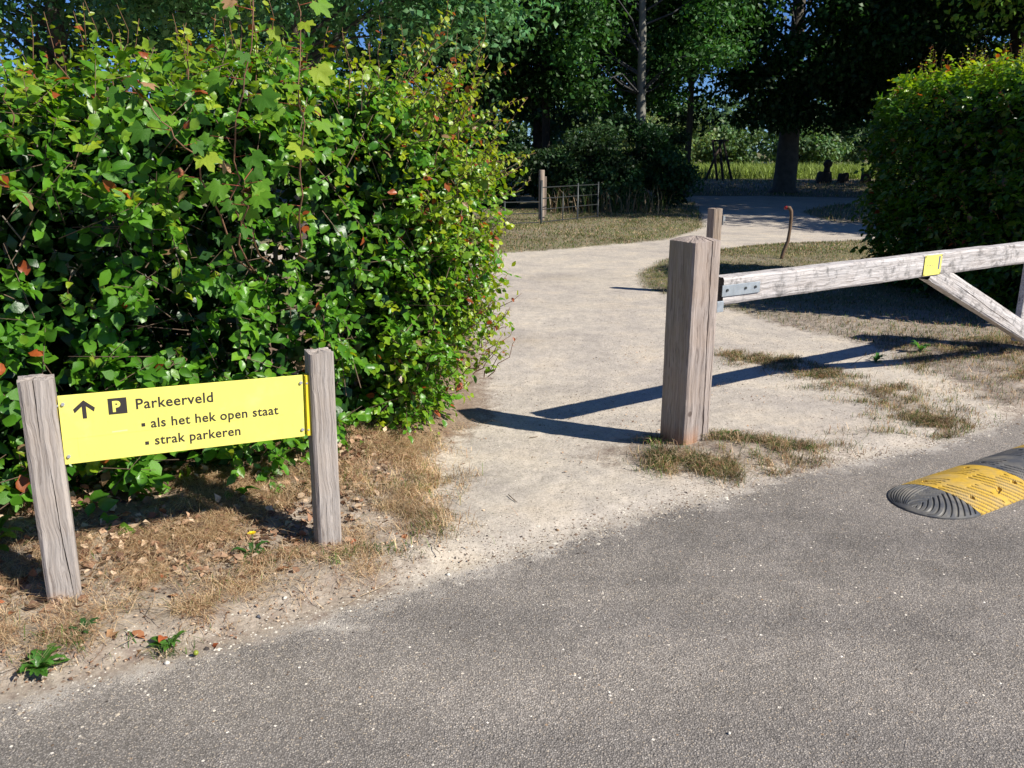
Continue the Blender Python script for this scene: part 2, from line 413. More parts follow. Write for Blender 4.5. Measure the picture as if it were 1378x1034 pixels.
def masks(x, y):
    sr = sdf_poly(x, y, ROAD_POLY); sp = sdf_poly(x, y, PATH_POLY)
    # grassy hump beside the gate post and the tufted streak through the gateway
    d1 = np.sqrt(((x - 1.12) / 0.62) ** 2 + ((y - 4.28) / 0.30) ** 2)
    sp = np.minimum(sp, (d1 - 1) * 0.3)
    ln = np.full(x.shape, 1e9)
    for (a, b) in zip(STREAK[:-1], STREAK[1:]):
        ex, ey = b[0] - a[0], b[1] - a[1]; t = np.clip(((x - a[0]) * ex + (y - a[1]) * ey) / (ex * ex + ey * ey), 0, 1)
        ln = np.minimum(ln, np.hypot(x - a[0] - t * ex, y - a[1] - t * ey))
    sp = np.minimum(sp, ln - 0.07)
    return sr, sp
def height(x, y):
    x = np.asarray(x, dtype=float); y = np.asarray(y, dtype=float)
    sr, sp = masks(x, y)
    off = sstep(0.02, -0.22, sr)
    h = off * 0.012
    verge = sstep(0.05, -0.35, sp) * off
    h = h + verge * (0.025 + 0.05 * np.maximum(0, fbm(x, y, 2.2)) + 0.035 * fbm(x, y, 9))
    h = h + off * (0.02 * fbm(x, y, 0.7) + 0.008 * fbm(x, y, 14, 3) + 0.004 * fbm(x, y, 45, 2))
    h = h - sstep(0.10, 0.0, np.abs(sr + 0.07)) * 0.008
    h = h + 0.03 * np.exp(-(((x - 1.15) / 0.42) ** 2 + ((y - 4.28) / 0.26) ** 2))
    hd_ = (x + 0.45) * -0.48 + (y - 4.45) * 0.876
    h = h + 0.10 * sstep(-1.05, -0.25, hd_) * sstep(-0.25, -0.8, x) * sstep(1.8, 1.0, hd_) * off
    far = sstep(32, 38, y) * 0.25
    return h + far + 0.003 * fbm(x, y, 1.3) + sstep(60, 200, y) * 0.6
def dgrid(a, b, step, lo, hi, grow=1.13):
    c = list(np.arange(a, b + 1e-6, step)); s = step
    while c[-1] < hi: s *= grow; c.append(c[-1] + s)
    s = step; l = []; v = a
    while v > lo: s *= grow; v -= s; l.append(v)
    return np.array(l[::-1] + c)
gx = dgrid(-2.5, 3.4, 0.024, -900, 900, 1.055)
gy = dgrid(1.4, 5.6, 0.024, -60, 1500, 1.045)
GX, GY = np.meshgrid(gx, gy)
xf, yf = GX.ravel(), GY.ravel()
zf = height(xf, yf)
sr, sp = masks(xf, yf)
green = np.clip(sstep(7.8, 9.5, yf) + 0.15, 0, 1) * np.clip(0.75 + 1.2 * fbm(xf, yf, 0.8), 0, 1)
green = np.maximum(green, sstep(40, 44, yf)) + 1.2 * sstep(44, 60, yf)
front_d = (xf + 0.45) * -0.48 + (yf - 4.45) * 0.876           # >0 behind the left hedge face
litter = sstep(-0.75, -0.15, front_d) * sstep(0.1, -0.6, xf) * sstep(12, 9, yf)
mud = np.clip(3.5 * np.maximum(0, fbm(xf, yf, 0.9) - 0.12), 0, 1) * 0.35
for cx, cy, ax, ay, w in ((0.62, 10.9, 0.45, 0.22, 0.8), (-0.05, 7.1, 0.42, 0.35, 0.7)):
    mud = np.maximum(mud, w * np.exp(-(((xf - cx) / ax) ** 2 + ((yf - cy) / ay) ** 2)))
idx = np.arange(len(xf)).reshape(GX.shape)
Q = np.stack([idx[:-1, :-1], idx[:-1, 1:], idx[1:, 1:], idx[1:, :-1]], -1).reshape(-1, 4)
fc_r = sr[Q].mean(1); fc_p = sp[Q].mean(1)
cls = np.where(fc_r > 0, 1, np.where(fc_p > 0, 2, 0))
VV = np.stack([xf, yf, zf], 1)
for k, nm in ((0, 'ground'), (1, 'road'), (2, 'path')):
    q = Q[cls == k]; u, inv = np.unique(q, return_inverse=True)
    me = np_mesh(nm, VV[u], inv.reshape(-1, 4), M_ground, smooth=True,
                 attrs={'s_road': sr[u], 's_path': sp[u], 'green': green[u], 'litter': litter[u], 'mud': mud[u]})
    link(nm, me, kind='structure')
def hz(x, y): return float(height(np.array([x]), np.array([y]))[0])

# ---------------------------------------------------------------- leaf templates
def leaf_template(seed, hi=True):
    r = np.random.default_rng(seed)
    ts = [0.0, 0.2, 0.45, 0.7, 0.88, 1.0] if hi else [0.0, 0.42, 0.75, 1.0]
    wid = {0.2: 0.22, 0.45: 0.33, 0.7: 0.27, 0.88: 0.13, 0.42: 0.32, 0.75: 0.22}
    cu = r.uniform(-0.05, 0.5); fo = r.uniform(0.0, 0.6); tw = r.uniform(-0.3, 0.3)
    V = []; 
    for t in ts: V.append((0, t, -cu * t * t))
    n = len(ts)
    for sgn in (-1, 1):
        for t in ts[1:-1]:
            w = wid[t] * r.uniform(0.78, 1.22)
            V.append((sgn * w, t - 0.02 + r.uniform(-.03, .03), -cu * t * t + fo * w + r.uniform(-.08, .08) + sgn * tw * t * 0.25))
    F = []
    k = n - 2
    for si, sgn in enumerate((-1, 1)):
        o = n + si * k
        tri = [(0, 1, o)]
        for i in range(k - 1): tri += [(1 + i, 2 + i, o + i + 1), (1 + i, o + i + 1, o + i)]
        tri.append((n - 2, n - 1, o + k - 1))
        F += tri if sgn > 0 else [(a, c, b) for a, b, c in tri]
    return np.array(V), np.array(F)
LT_hi = [leaf_template(s) for s in range(14)]
LT_lo = [leaf_template(50 + s, False) for s in range(5)]
LT_q = [(np.array([(0, 0, 0), (-0.3, 0.5, 0.1), (0.3, 0.5, 0.1), (0, 1, -0.12)]), np.array([(0, 2, 1), (1, 2, 3)]))]

def norm(a): return a / (np.linalg.norm(a, axis=-1, keepdims=True) + 1e-9)
def place_leaves(P, D, N, L, C, templates, seed=0):
    """P,D,N,C (n,3), L (n,) -> V,F,C ; the leaf lies along D with upper side N"""
    r = np.random.default_rng(seed)
    D = norm(D); S = norm(np.cross(D, N)); N = np.cross(S, D)
    w = r.uniform(0.85, 1.15, len(P))
    ch = r.integers(0, len(templates), len(P))
    acc = Acc()
    for k, (TV, TF) in enumerate(templates):
        i = np.where(ch == k)[0]
        if not len(i): continue
        V = P[i, None] + L[i, None, None] * (TV[None, :, 0, None] * (S[i] * w[i, None])[:, None] + TV[None, :, 1, None] * D[i, None] + TV[None, :, 2, None] * N[i, None])
        F = (TF[None] + (np.arange(len(i)) * len(TV))[:, None, None]).reshape(-1, 3)
        acc.add(V.reshape(-1, 3), F, np.repeat(C[i], len(TV), 0))
    return np.concatenate(acc.V), np.concatenate(acc.F), np.concatenate(acc.C)

# ---------------------------------------------------------------- hedges
def hedge_surface(n, A, B, rfun, topfun, r, depth, low=0.12, endA=False, rb=1.0, rend=None):
    """random points near the outside of a hedge running A->B; returns P, outward normal, s along"""
    A = np.array(A); B = np.array(B); Lh = np.linalg.norm(B - A); e = (B - A) / Lh; m = np.array([-e[1], e[0]])
    # m points to the left of A->B : the back ; front = -m
    P = []; Nn = []; S = []
    tot = 0
    while tot < n:
        k = n * 2
        s = r.uniform(-0.9 if endA else 0, Lh + 0.9 * rb, k); z = r.uniform(low, 2.7, k)
        top = topfun(s)
        over0 = np.clip((s - Lh) / 0.25 + 1.5, 0, 1)
        rad = rfun(z / top) if rend is None else rfun(z / top) * (1 - over0) + rend(z / top) * over0
        side = r.random(k)
        # body: front / back / end
        over = np.clip(s - Lh, 0, None) / rb
        rr = rad + 0.22 * fbm(s * 1.0 + 40, z, 2.2, 3) + 0.10 * fbm(s + 3, z + 9, 7, 2)
        dep = depth * r.random(k) ** 1.5
        rr = rr - dep
        cz = np.sqrt(np.clip(rr ** 2 - over ** 2, 0, None))
        sg = np.where(side < 0.62, -1.0, 1.0)
        ok = (over < rr) & (z < top)
        # acceptance so end cap is evenly covered
        off = sg * cz
        pt = A[None] + e[None] * s[:, None] + m[None] * off[:, None]
        nx = e[None] * (over / np.maximum(rr, .05))[:, None] + m[None] * (off / np.maximum(rr, .05))[:, None]
        nn = np.concatenate([nx, 0.15 * np.ones((k, 1))], 1)
        P.append(np.concatenate([pt, z[:, None]], 1)[ok]); Nn.append(nn[ok]); S.append(s[ok]); tot += ok.sum()
        # end cap points
        k2 = int(k * 0.45)
        th = r.uniform(-np.pi / 2, np.pi / 2, k2); z2 = r.uniform(low, 2.7, k2); top2 = topfun(np.full(k2, Lh))
        r2 = (rend or rfun)(z2 / top2) + 0.22 * fbm(th * 0.6 + 80, z2, 2.2, 3) + 0.1 * fbm(th * .6 + 5, z2, 7, 2) - depth * r.random(k2) ** 1.5
        ok = z2 < top2
        pt = B[None] + e[None] * (np.cos(th) * r2 * rb)[:, None] + m[None] * (np.sin(th) * r2)[:, None]
        nn = np.concatenate([e[None] * np.cos(th)[:, None] + m[None] * np.sin(th)[:, None], 0.15 * np.ones((k2, 1))], 1)
        P.append(np.concatenate([pt, z2[:, None]], 1)[ok]); Nn.append(nn[ok]); S.append(np.full(ok.sum(), Lh)); tot += ok.sum()
        # top
        k3 = int(k * 0.3)
        s3 = r.uniform(0, Lh + 0.5, k3); o3 = r.uniform(-1, 1, k3); top3 = topfun(np.minimum(s3, Lh))
        z3 = top3 + 0.12 * fbm(s3, o3, 3, 3) - depth * r.random(k3) ** 1.5
        pt = A[None] + e[None] * s3[:, None] + m[None] * (o3 * 0.42)[:, None]
        nn = np.stack([np.zeros(k3), np.zeros(k3), np.ones(k3)], 1) + 0.2 * r.normal(size=(k3, 3))
        P.append(np.concatenate([pt, z3[:, None]], 1)); Nn.append(nn); S.append(s3); tot += k3
    P = np.concatenate(P); Nn = norm(np.concatenate(Nn)); S = np.concatenate(S)
    i = r.permutation(len(P))[:n]
    return P[i], Nn[i], S[i]

def hedge_leaves(P, Nn, r, per, size, bright):
    """twigs at P heading outward with leaves set alternately; returns leaf arrays and twig list"""
    n = len(P)
    up = np.array([0, 0, 1.0])
    D = norm(0.55 * Nn + 0.35 * up + 0.55 * r.normal(size=(n, 3)))
    TL = r.uniform(0.10, 0.26, n)
    tn = norm(0.5 * Nn + 0.55 * up + 0.35 * np.array([sv.x, sv.y, sv.z]) + 0.3 * r.normal(size=(n, 3)))
    side = norm(np.cross(D, tn))
    LP = []; LD = []; LN = []; LL = []; LC = []
    br = bright(P, r)
    hue = r.random(n)
    for k in range(per):
        t = (k + 0.6) / per
        sg = 1 if k % 2 else -1
        base = P + D * (TL * t)[:, None] - np.array([0, 0, 1.0]) * (0.05 * t * t)
        d = norm(side * sg * (0.95 - 0.5 * t) + D * (0.35 + 0.5 * t) + 0.22 * r.normal(size=(n, 3)) - 0.18 * up)
        nn = norm(tn + 0.38 * r.normal(size=(n, 3)))
        L = size * r.uniform(0.62, 1.2, n) * (1.0 - 0.35 * (t * br))
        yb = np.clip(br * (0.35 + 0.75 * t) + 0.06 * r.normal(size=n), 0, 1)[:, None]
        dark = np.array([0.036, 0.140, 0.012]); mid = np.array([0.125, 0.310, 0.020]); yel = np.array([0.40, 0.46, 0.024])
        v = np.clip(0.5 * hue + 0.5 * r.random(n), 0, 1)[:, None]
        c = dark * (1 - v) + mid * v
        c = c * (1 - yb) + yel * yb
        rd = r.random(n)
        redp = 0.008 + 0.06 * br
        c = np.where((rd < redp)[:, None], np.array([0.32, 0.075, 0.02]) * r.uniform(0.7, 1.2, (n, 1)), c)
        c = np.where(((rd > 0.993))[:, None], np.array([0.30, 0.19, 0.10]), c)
        LP.append(base); LD.append(d); LN.append(nn); LL.append(L); LC.append(c)
    return np.concatenate(LP), np.concatenate(LD), np.concatenate(LN), np.concatenate(LL), np.concatenate(LC), D, TL

def shoot_np(acc_t, base, d, ln, r, size, yel, leafs):
    """a long shoot rising out of a hedge, with leaves"""
    d = norm(np.array(d)); pts = [base + d * ln * t + np.array([0, 0, 0.06 * t * t]) + 0.012 * r.normal(size=3) * (t > 0) for t in np.linspace(0, 1, 6)]
    V, F = tube_np(pts, np.linspace(0.0035, 0.0012, 6), 4)
    acc_t.add(V, F, np.array([0.16, 0.09, 0.05]))
    k = int(ln / 0.027)
    for i in range(k):
        t = 0.1 + 0.9 * i / k
        p = np.array(pts[0]) * (1 - t) + np.array(pts[-1]) * t
        a = i * 2.4 + r.uniform(-.5, .5)
        sdv = norm(np.cross(d, np.array([math.cos(a), math.sin(a), 0.3])))
        leafs.append((p, norm(sdv + 0.5 * d), norm(np.array([0, 0, 1.0]) + 0.5 * r.normal(size=3) + 0.3 * np.array(sv)), size * r.uniform(0.5, 1.0) * (1.1 - 0.55 * t),
                      np.array([0.08, 0.20, 0.015]) * (1 - yel * t) + np.array([0.36, 0.40, 0.03]) * yel * t if r.random() > 0.06 + 0.05 * t else np.array([0.33, 0.09, 0.03])))

CAM = np.array([0, 0, 1.6])
def screen(P):
    th = R(15.56); q = P - CAM
    dep = q[:, 1] * math.cos(th) - q[:, 2] * math.sin(th)
    upc = q[:, 1] * math.sin(th) + q[:, 2] * math.cos(th)
    dep = np.maximum(dep, 0.05)
    return 0.5 + q[:, 0] / dep * 1120 / 1378, 0.5 - upc / dep * 1120 / 1034, dep

def left_hedge():
    r = np.random.default_rng(5)
    A, B = (-6.2, 1.66), (-0.90, 4.68)
    rf = lambda t: np.interp(t, [0, 0.08, 0.3, 0.55, 0.8, 1.0, 1.3], [0.80, 0.82, 0.80, 0.74, 0.72, 0.52, 0.3])
    re_ = lambda t: np.interp(t, [0, 0.08, 0.3, 0.55, 0.8, 1.0, 1.3], [0.30, 0.40, 0.58, 0.68, 0.70, 0.48, 0.3])
    tf = lambda s: np.interp(s, [0, 3.5, 4.6, 5.6, 6.5], [1.72, 1.70, 1.84, 2.02, 1.84])
    P, Nn, S = hedge_surface(9400, A, B, rf, tf, r, 0.36, 0.07, rb=1.15, rend=re_)
    keep = (P[:, 0] > -4.2) & (r.random(len(P)) < np.clip(0.80 + 2.6 * fbm(P[:, 0] * 1.1 + P[:, 1], P[:, 2] * 1.9, 2.1, 3), 0.12, 1))
    P, Nn, S = P[keep], Nn[keep], S[keep]
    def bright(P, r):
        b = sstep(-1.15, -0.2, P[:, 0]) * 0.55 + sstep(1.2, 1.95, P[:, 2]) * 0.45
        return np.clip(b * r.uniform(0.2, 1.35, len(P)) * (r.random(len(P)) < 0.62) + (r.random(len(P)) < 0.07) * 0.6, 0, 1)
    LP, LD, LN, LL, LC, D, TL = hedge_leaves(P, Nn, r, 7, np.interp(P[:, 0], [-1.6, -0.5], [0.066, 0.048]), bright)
    root = empty('beech_hedge', (-1.6, 4.0, 0), label='big sunlit beech hedge with red tipped shoots behind the yellow sign', cat='hedge')
    inv = np.array([1.6, -4.0, 0])
    twigs = Acc(); shoots = []
    for i in range(0, len(P), 2):
        V, F = tube_np([P[i] - D[i] * 0.12, P[i] + D[i] * TL[i] * 0.9], [0.003, 0.0012], 3)
        twigs.add(V + inv, F, np.array([0.13, 0.09, 0.06]))
    sh = Acc()
    e = norm(np.array([B[0] - A[0], B[1] - A[1], 0])); m = np.array([-e[1], e[0], 0])
    for i in range(130):
        s = r.uniform(2.4, 6.7); t = float(tf(s)); base = np.array([A[0], A[1], 0]) + e * s + m * r.uniform(-0.5, 0.45) + np.array([0, 0, t - 0.1 + r.uniform(-.1, .08)])
        shoot_np(sh, base, (r.uniform(-.25, .35), r.uniform(-.3, .2), 1), r.uniform(0.14, 0.46), r, 0.070, 0.7, shoots)
    for i in range(120):
        th = r.uniform(-1.4, 0.7); z = r.uniform(0.35, 2.1); rr = float(rf(z / 2.05)) - 0.05
        o = e * math.cos(th) + m * math.sin(th)
        base = np.array([B[0], B[1], z]) + o * rr
        shoot_np(sh, base, o * 0.9 + np.array([0, 0, r.uniform(0.0, 0.9)]) + 0.2 * r.normal(size=3), r.uniform(0.10, 0.26 if z < 1.3 else 0.46), r, 0.060, 0.9, shoots)
    for i in range(60):
        s = r.uniform(1.8, 5.2); z = r.uniform(0.2, 1.7); base = np.array([A[0], A[1], z]) + e * s - m * (float(rf(z / 1.9)) - 0.1)
        shoot_np(sh, base, -m * 0.8 + np.array([0, 0, r.uniform(-0.1, 0.8)]) + 0.3 * r.normal(size=3), r.uniform(0.08, 0.22), r, 0.06, 0.6, shoots)
    SP = np.array([q[0] for q in shoots]); SD = np.array([q[1] for q in shoots]); SN = np.array([q[2] for q in shoots]); SL = np.array([q[3] for q in shoots]); SC = np.array([q[4] for q in shoots])
    LP = np.concatenate([LP, SP]); LD = np.concatenate([LD, SD]); LN = np.concatenate([LN, SN]); LL = np.concatenate([LL, SL]); LC = np.concatenate([LC, SC])
    ok = LP[:, 2] > 0.05 + 0.10 * r.random(len(LP))
    # openings where branches show, as in the old hedge
    for hx, hz_, hr in ((-1.78, 1.27, 0.17), (-1.28, 1.22, 0.13), (-2.15, 1.18, 0.16), (-1.55, 0.86, 0.12)):
        ok &= ~((((LP[:, 0] - hx) / 1.25) ** 2 + (LP[:, 2] - hz_) ** 2 < hr ** 2) & (r.random(len(LP)) < 0.86))
    LP, LD, LN, LL, LC = LP[ok], LD[ok], LN[ok], LL[ok], LC[ok]
    # the 300 leaves that show largest are parts of their own
    u, v, dep = screen(LP)
    fd = (LP[:, 0] - A[0]) * m[0] + (LP[:, 1] - A[1]) * m[1]          # negative = front side
    vis = (u > 0) & (u < 0.51) & (v > 0) & (v < 0.66)
    out_ = np.where(LP[:, 0] < -0.7, -fd, np.linalg.norm(LP[:, :2] - np.array(B), axis=1))
    score = LL / dep * np.clip((out_ - 0.45) * 4, 0.01, 1) * vis * (0.4 + 0.6 * np.abs(np.sum(norm(LN) * norm(CAM - LP), 1)))
    top = np.argsort(-score)[:300]
    rest = np.ones(len(LP), bool); rest[top] = False
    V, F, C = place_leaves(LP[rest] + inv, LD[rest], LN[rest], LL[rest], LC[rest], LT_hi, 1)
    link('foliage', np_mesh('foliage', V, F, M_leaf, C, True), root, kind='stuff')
    # shared leaf meshes: 8 shapes x 6 colours
    cols = [(0.040, 0.15, 0.012), (0.072, 0.21, 0.014), (0.115, 0.29, 0.019), (0.19, 0.33, 0.018), (0.35, 0.43, 0.024), (0.30, 0.08, 0.02)]
    lib = {}
    for i in top:
        ci = int(np.argmin([np.sum((np.array(c) - LC[i]) ** 2) for c in cols])); k = int(r.integers(0, 14))
        if (k, ci) not in lib:
            TV, TF = LT_hi[k]
            lib[(k, ci)] = np_mesh('leaf', TV, TF, M_leaf, np.tile(cols[ci], (len(TV), 1)), True)
        o = link('leaf', lib[(k, ci)], root)
        d = Vector(norm(LD[i])); s = d.cross(Vector(LN[i])).normalized(); nn = s.cross(d)
        Mx = Matrix((s, d, nn)).transposed().to_4x4()
        L = LL[i] * 1.08
        o.matrix_local = Matrix.Translation(Vector(LP[i] + inv)) @ Mx @ Matrix.Diagonal((L, L, L, 1))
    # dense inner leaves, the shade inside painted into their dark colour
    P2, N2, S2 = hedge_surface(30000, A, B, lambda t: rf(t) - 0.14, lambda s: tf(s) - 0.12, r, 0.36, 0.04, rb=1.15, rend=lambda t: re_(t) - 0.14)
    k = P2[:, 0] > -4.4; P2, N2 = P2[k], N2[k]
    nc_ = 16000; q_ = r.uniform(1.6, 5.5, nc_); o_ = r.uniform(-0.42, 0.42, nc_)
    PC = np.array([A[0], A[1], 0]) + e * q_[:, None] + m * o_[:, None] + np.array([0, 0, 1]) * (0.1 + (tf(q_) - 0.3) * r.random(nc_))[:, None]
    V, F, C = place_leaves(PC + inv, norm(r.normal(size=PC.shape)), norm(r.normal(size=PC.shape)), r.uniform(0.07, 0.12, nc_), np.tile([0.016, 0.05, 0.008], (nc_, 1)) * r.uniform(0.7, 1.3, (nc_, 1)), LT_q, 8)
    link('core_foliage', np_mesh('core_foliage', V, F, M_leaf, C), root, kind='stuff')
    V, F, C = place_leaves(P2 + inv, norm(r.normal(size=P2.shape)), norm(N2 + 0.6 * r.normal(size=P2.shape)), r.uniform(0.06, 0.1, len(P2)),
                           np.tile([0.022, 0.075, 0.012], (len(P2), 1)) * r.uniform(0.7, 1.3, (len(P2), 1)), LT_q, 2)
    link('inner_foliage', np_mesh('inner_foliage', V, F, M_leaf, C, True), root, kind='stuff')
    # stems and branches
    for i in range(11):
        s = 1.9 + i * 0.42 + r.uniform(-.1, .1); b = np.array([A[0], A[1], 0]) + e * s - m * r.uniform(0.1, 0.3)
        pts = [b + np.array([0.05 * math.sin(3 * t + i), 0.04 * math.cos(4 * t + i), t * 1.5 - 0.03]) for t in np.linspace(0, 1, 8)]
        V, F = tube_np(pts, np.linspace(0.022, 0.009, 8), 7)
        link('stem', np_mesh('stem', V + inv, F, M_twig, np.tile([0.20, 0.175, 0.15], (len(V), 1)), True), root)
    br = Acc()
    for i in range(70):
        s = r.uniform(1.6, 5.6); z = r.uniform(0.3, 1.6); b = np.array([A[0], A[1], z]) + e * s - m * 0.12
        d = -m * 0.42 + e * r.uniform(-.35, .35) + np.array([0, 0, r.uniform(0, .4)])
        pts = [b + d * t * r.uniform(.95, 1.05) + 0.02 * r.normal(size=3) for t in np.linspace(0, 1, 6)]
        V, F = tube_np(pts, np.linspace(0.010, 0.003, 6), 5); br.add(V + inv, F, np.array([0.22, 0.19, 0.155]) * r.uniform(.6, 1.1))
    # grey forked branches showing in the openings
    for (bx, by, bz, w) in ((-1.93, 3.66, 1.10, 0.014), (-1.30, 3.95, 1.02, 0.010)):
        for dx, dz in ((-0.14, 0.16), (0.16, 0.12), (-0.02, -0.35)):
            pts = [np.array([bx, by, bz]) + np.array([dx, -0.04, dz]) * t + 0.006 * r.normal(size=3) * (t > 0) for t in np.linspace(0, 1, 5)]
            V, F = tube_np(pts, np.linspace(w, w * 0.6, 5), 6); br.add(V + inv, F, np.array([0.27, 0.24, 0.20]))
    link('branches', br.mesh('branches', M_twig, True), root, kind='stuff')
    link('twigs', twigs.mesh('twigs', M_twig), root, kind='stuff')
    shm = Acc(); 
    for V, F, C in zip(sh.V, [None] * len(sh.V), sh.C): pass
    me = np_mesh('shoots', np.concatenate(sh.V) + inv, np.concatenate(sh.F), M_twig, np.concatenate(sh.C))
    link('shoots', me, root, kind='stuff')
left_hedge()

def right_hedge():
    r = np.random.default_rng(15)
    A, B = (5.42, 7.5), (5.12, 10.3)
    rf = lambda t: np.interp(t, [0, 0.1, 0.4, 0.7, 0.9, 1.0, 1.3], [0.50, 0.60, 0.70, 0.74, 0.70, 0.55, 0.3])
    tf = lambda s: np.interp(s, [0, 2.5, 4.0, 5], [2.46, 2.40, 2.28, 2.14])
    P, Nn, S = hedge_surface(3600, A, B, rf, tf, r, 0.3, 0.05, rb=1.0)
    # hedge_surface favours the side right of travel; here the camera side is the left one
    M_ = P.copy(); mid = A[0] + (P[:, 1] - A[1]) / (B[1] - A[1]) * (B[0] - A[0])
    body = P[:, 1] < B[1]
    P[body, 0] = 2 * mid[body] - P[body, 0]; Nn[body, 0] *= -1
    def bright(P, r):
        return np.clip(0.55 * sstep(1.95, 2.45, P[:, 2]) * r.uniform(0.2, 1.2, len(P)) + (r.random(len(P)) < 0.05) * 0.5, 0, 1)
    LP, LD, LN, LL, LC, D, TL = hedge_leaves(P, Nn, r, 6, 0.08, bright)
    LC = LC * (0.5 + 0.6 * sstep(1.9, 2.3, LP[:, 2]))[:, None]  # shade painted in: leaf colour darker below the lit top
    sh = Acc(); shoots = []
    for i in range(190):
        base = np.array([r.uniform(4.7, 5.8), r.uniform(7.5, 10.8), 2.32 + r.uniform(-.12, .05)])
        shoot_np(sh, base, (r.uniform(-.3, .2), r.uniform(-.2, .2), 1), r.uniform(0.1, 0.36), r, 0.06, 0.8, shoots)
    for i in range(25):
        base = np.array([4.6, r.uniform(7.8, 10.4), r.uniform(0.6, 2.2)])
        shoot_np(sh, base, (-0.6, r.uniform(-.2, .2), 0.6), r.uniform(0.12, 0.3), r, 0.06, 0.6, shoots)
    LP = np.concatenate([LP, [q[0] for q in shoots]]); LD = np.concatenate([LD, [q[1] for q in shoots]]); LN = np.concatenate([LN, [q[2] for q in shoots]])
    LL = np.concatenate([LL, [q[3] for q in shoots]]); LC = np.concatenate([LC, [q[4] for q in shoots]])
    root = empty('beech_hedge', (5.8, 8.5, 0), label='tall shaded beech hedge right of the path behind the gate beam', cat='hedge')
    inv = np.array([-5.8, -8.5, 0])
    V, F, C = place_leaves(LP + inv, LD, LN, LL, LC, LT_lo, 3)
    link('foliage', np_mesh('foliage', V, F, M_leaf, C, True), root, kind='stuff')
    n = 26000
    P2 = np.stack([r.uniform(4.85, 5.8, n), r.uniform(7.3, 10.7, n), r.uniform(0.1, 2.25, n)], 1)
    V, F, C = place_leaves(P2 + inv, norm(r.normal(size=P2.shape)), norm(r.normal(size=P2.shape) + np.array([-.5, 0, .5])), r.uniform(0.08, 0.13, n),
                           np.tile([0.014, 0.045, 0.009], (n, 1)) * r.uniform(0.7, 1.3, (n, 1)), LT_q, 4)  # inner leaf colour darkened to paint in the hedge's shade
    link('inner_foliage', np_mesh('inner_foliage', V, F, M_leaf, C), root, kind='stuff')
    for i in range(9):
        b = np.array([5.35 + r.uniform(-.2, .2), 7.5 + i * 0.36, -0.03])
        V, F = tube_np([b, b + (0.03, 0.02, 0.7), b + (0.0, 0.05, 1.9)], [0.03, 0.022, 0.01], 6)
        link('stem', np_mesh('stem', V + inv, F, M_twig, np.tile([0.2, 0.17, 0.14], (len(V), 1)), True), root)
    link('shoots', np_mesh('shoots', np.concatenate(sh.V) + inv, np.concatenate(sh.F), M_twig, np.concatenate(sh.C)), root, kind='stuff')
right_hedge()

# ---------------------------------------------------------------- sycamore sapling growing out of the hedge
def lobed_template(seed):
    r = np.random.default_rng(seed)
    lob = [(0, 1.0), (48, 0.86), (-48, 0.86), (105, 0.55), (-105, 0.55)]
    outl = []
    A_ = np.linspace(-150, 150, 46)
    for i, a in enumerate(A_):
        v = 0.28
        for c, l in lob:
            d = abs(a - c); w = 31 if l > 0.6 else 27
            v = max(v, l * (max(0, 1 - (d / w) ** 1.3)) ** 0.62 if d < w else 0)
        v = max(v, 0.56 if abs(a) < 112 else 0.36) * (1 + 0.045 * (-1) ** i)
        outl.append((v * math.sin(R(a)), v * math.cos(R(a))))
    V = [(0, 0, 0)]
    cu = r.uniform(0.15, 0.45); sd_ = r.uniform(-.15, .15)
    for x, y in outl: V.append((0.62 * x, 0.62 * y + 0.0, 0))
    for x, y in outl: V.append((0.31 * x, 0.31 * y, 0))
    n = len(outl)
    V = [(x, y + 0.12, -cu * (x * x + 0.8 * y * y) + 0.12 * abs(x) + sd_ * x + 0.02 * math.sin(9 * x + 7 * y + seed)) for x, y, z in V]
    F = []
    for i in range(n - 1):
        a, b = 1 + i, 2 + i; c, d = a + n, b + n
        F += [(a, b, d), (a, d, c), (c, d, 0)]
    F = [(a, c, b) for a, b, c in F]
    return np.array(V), np.array(F)
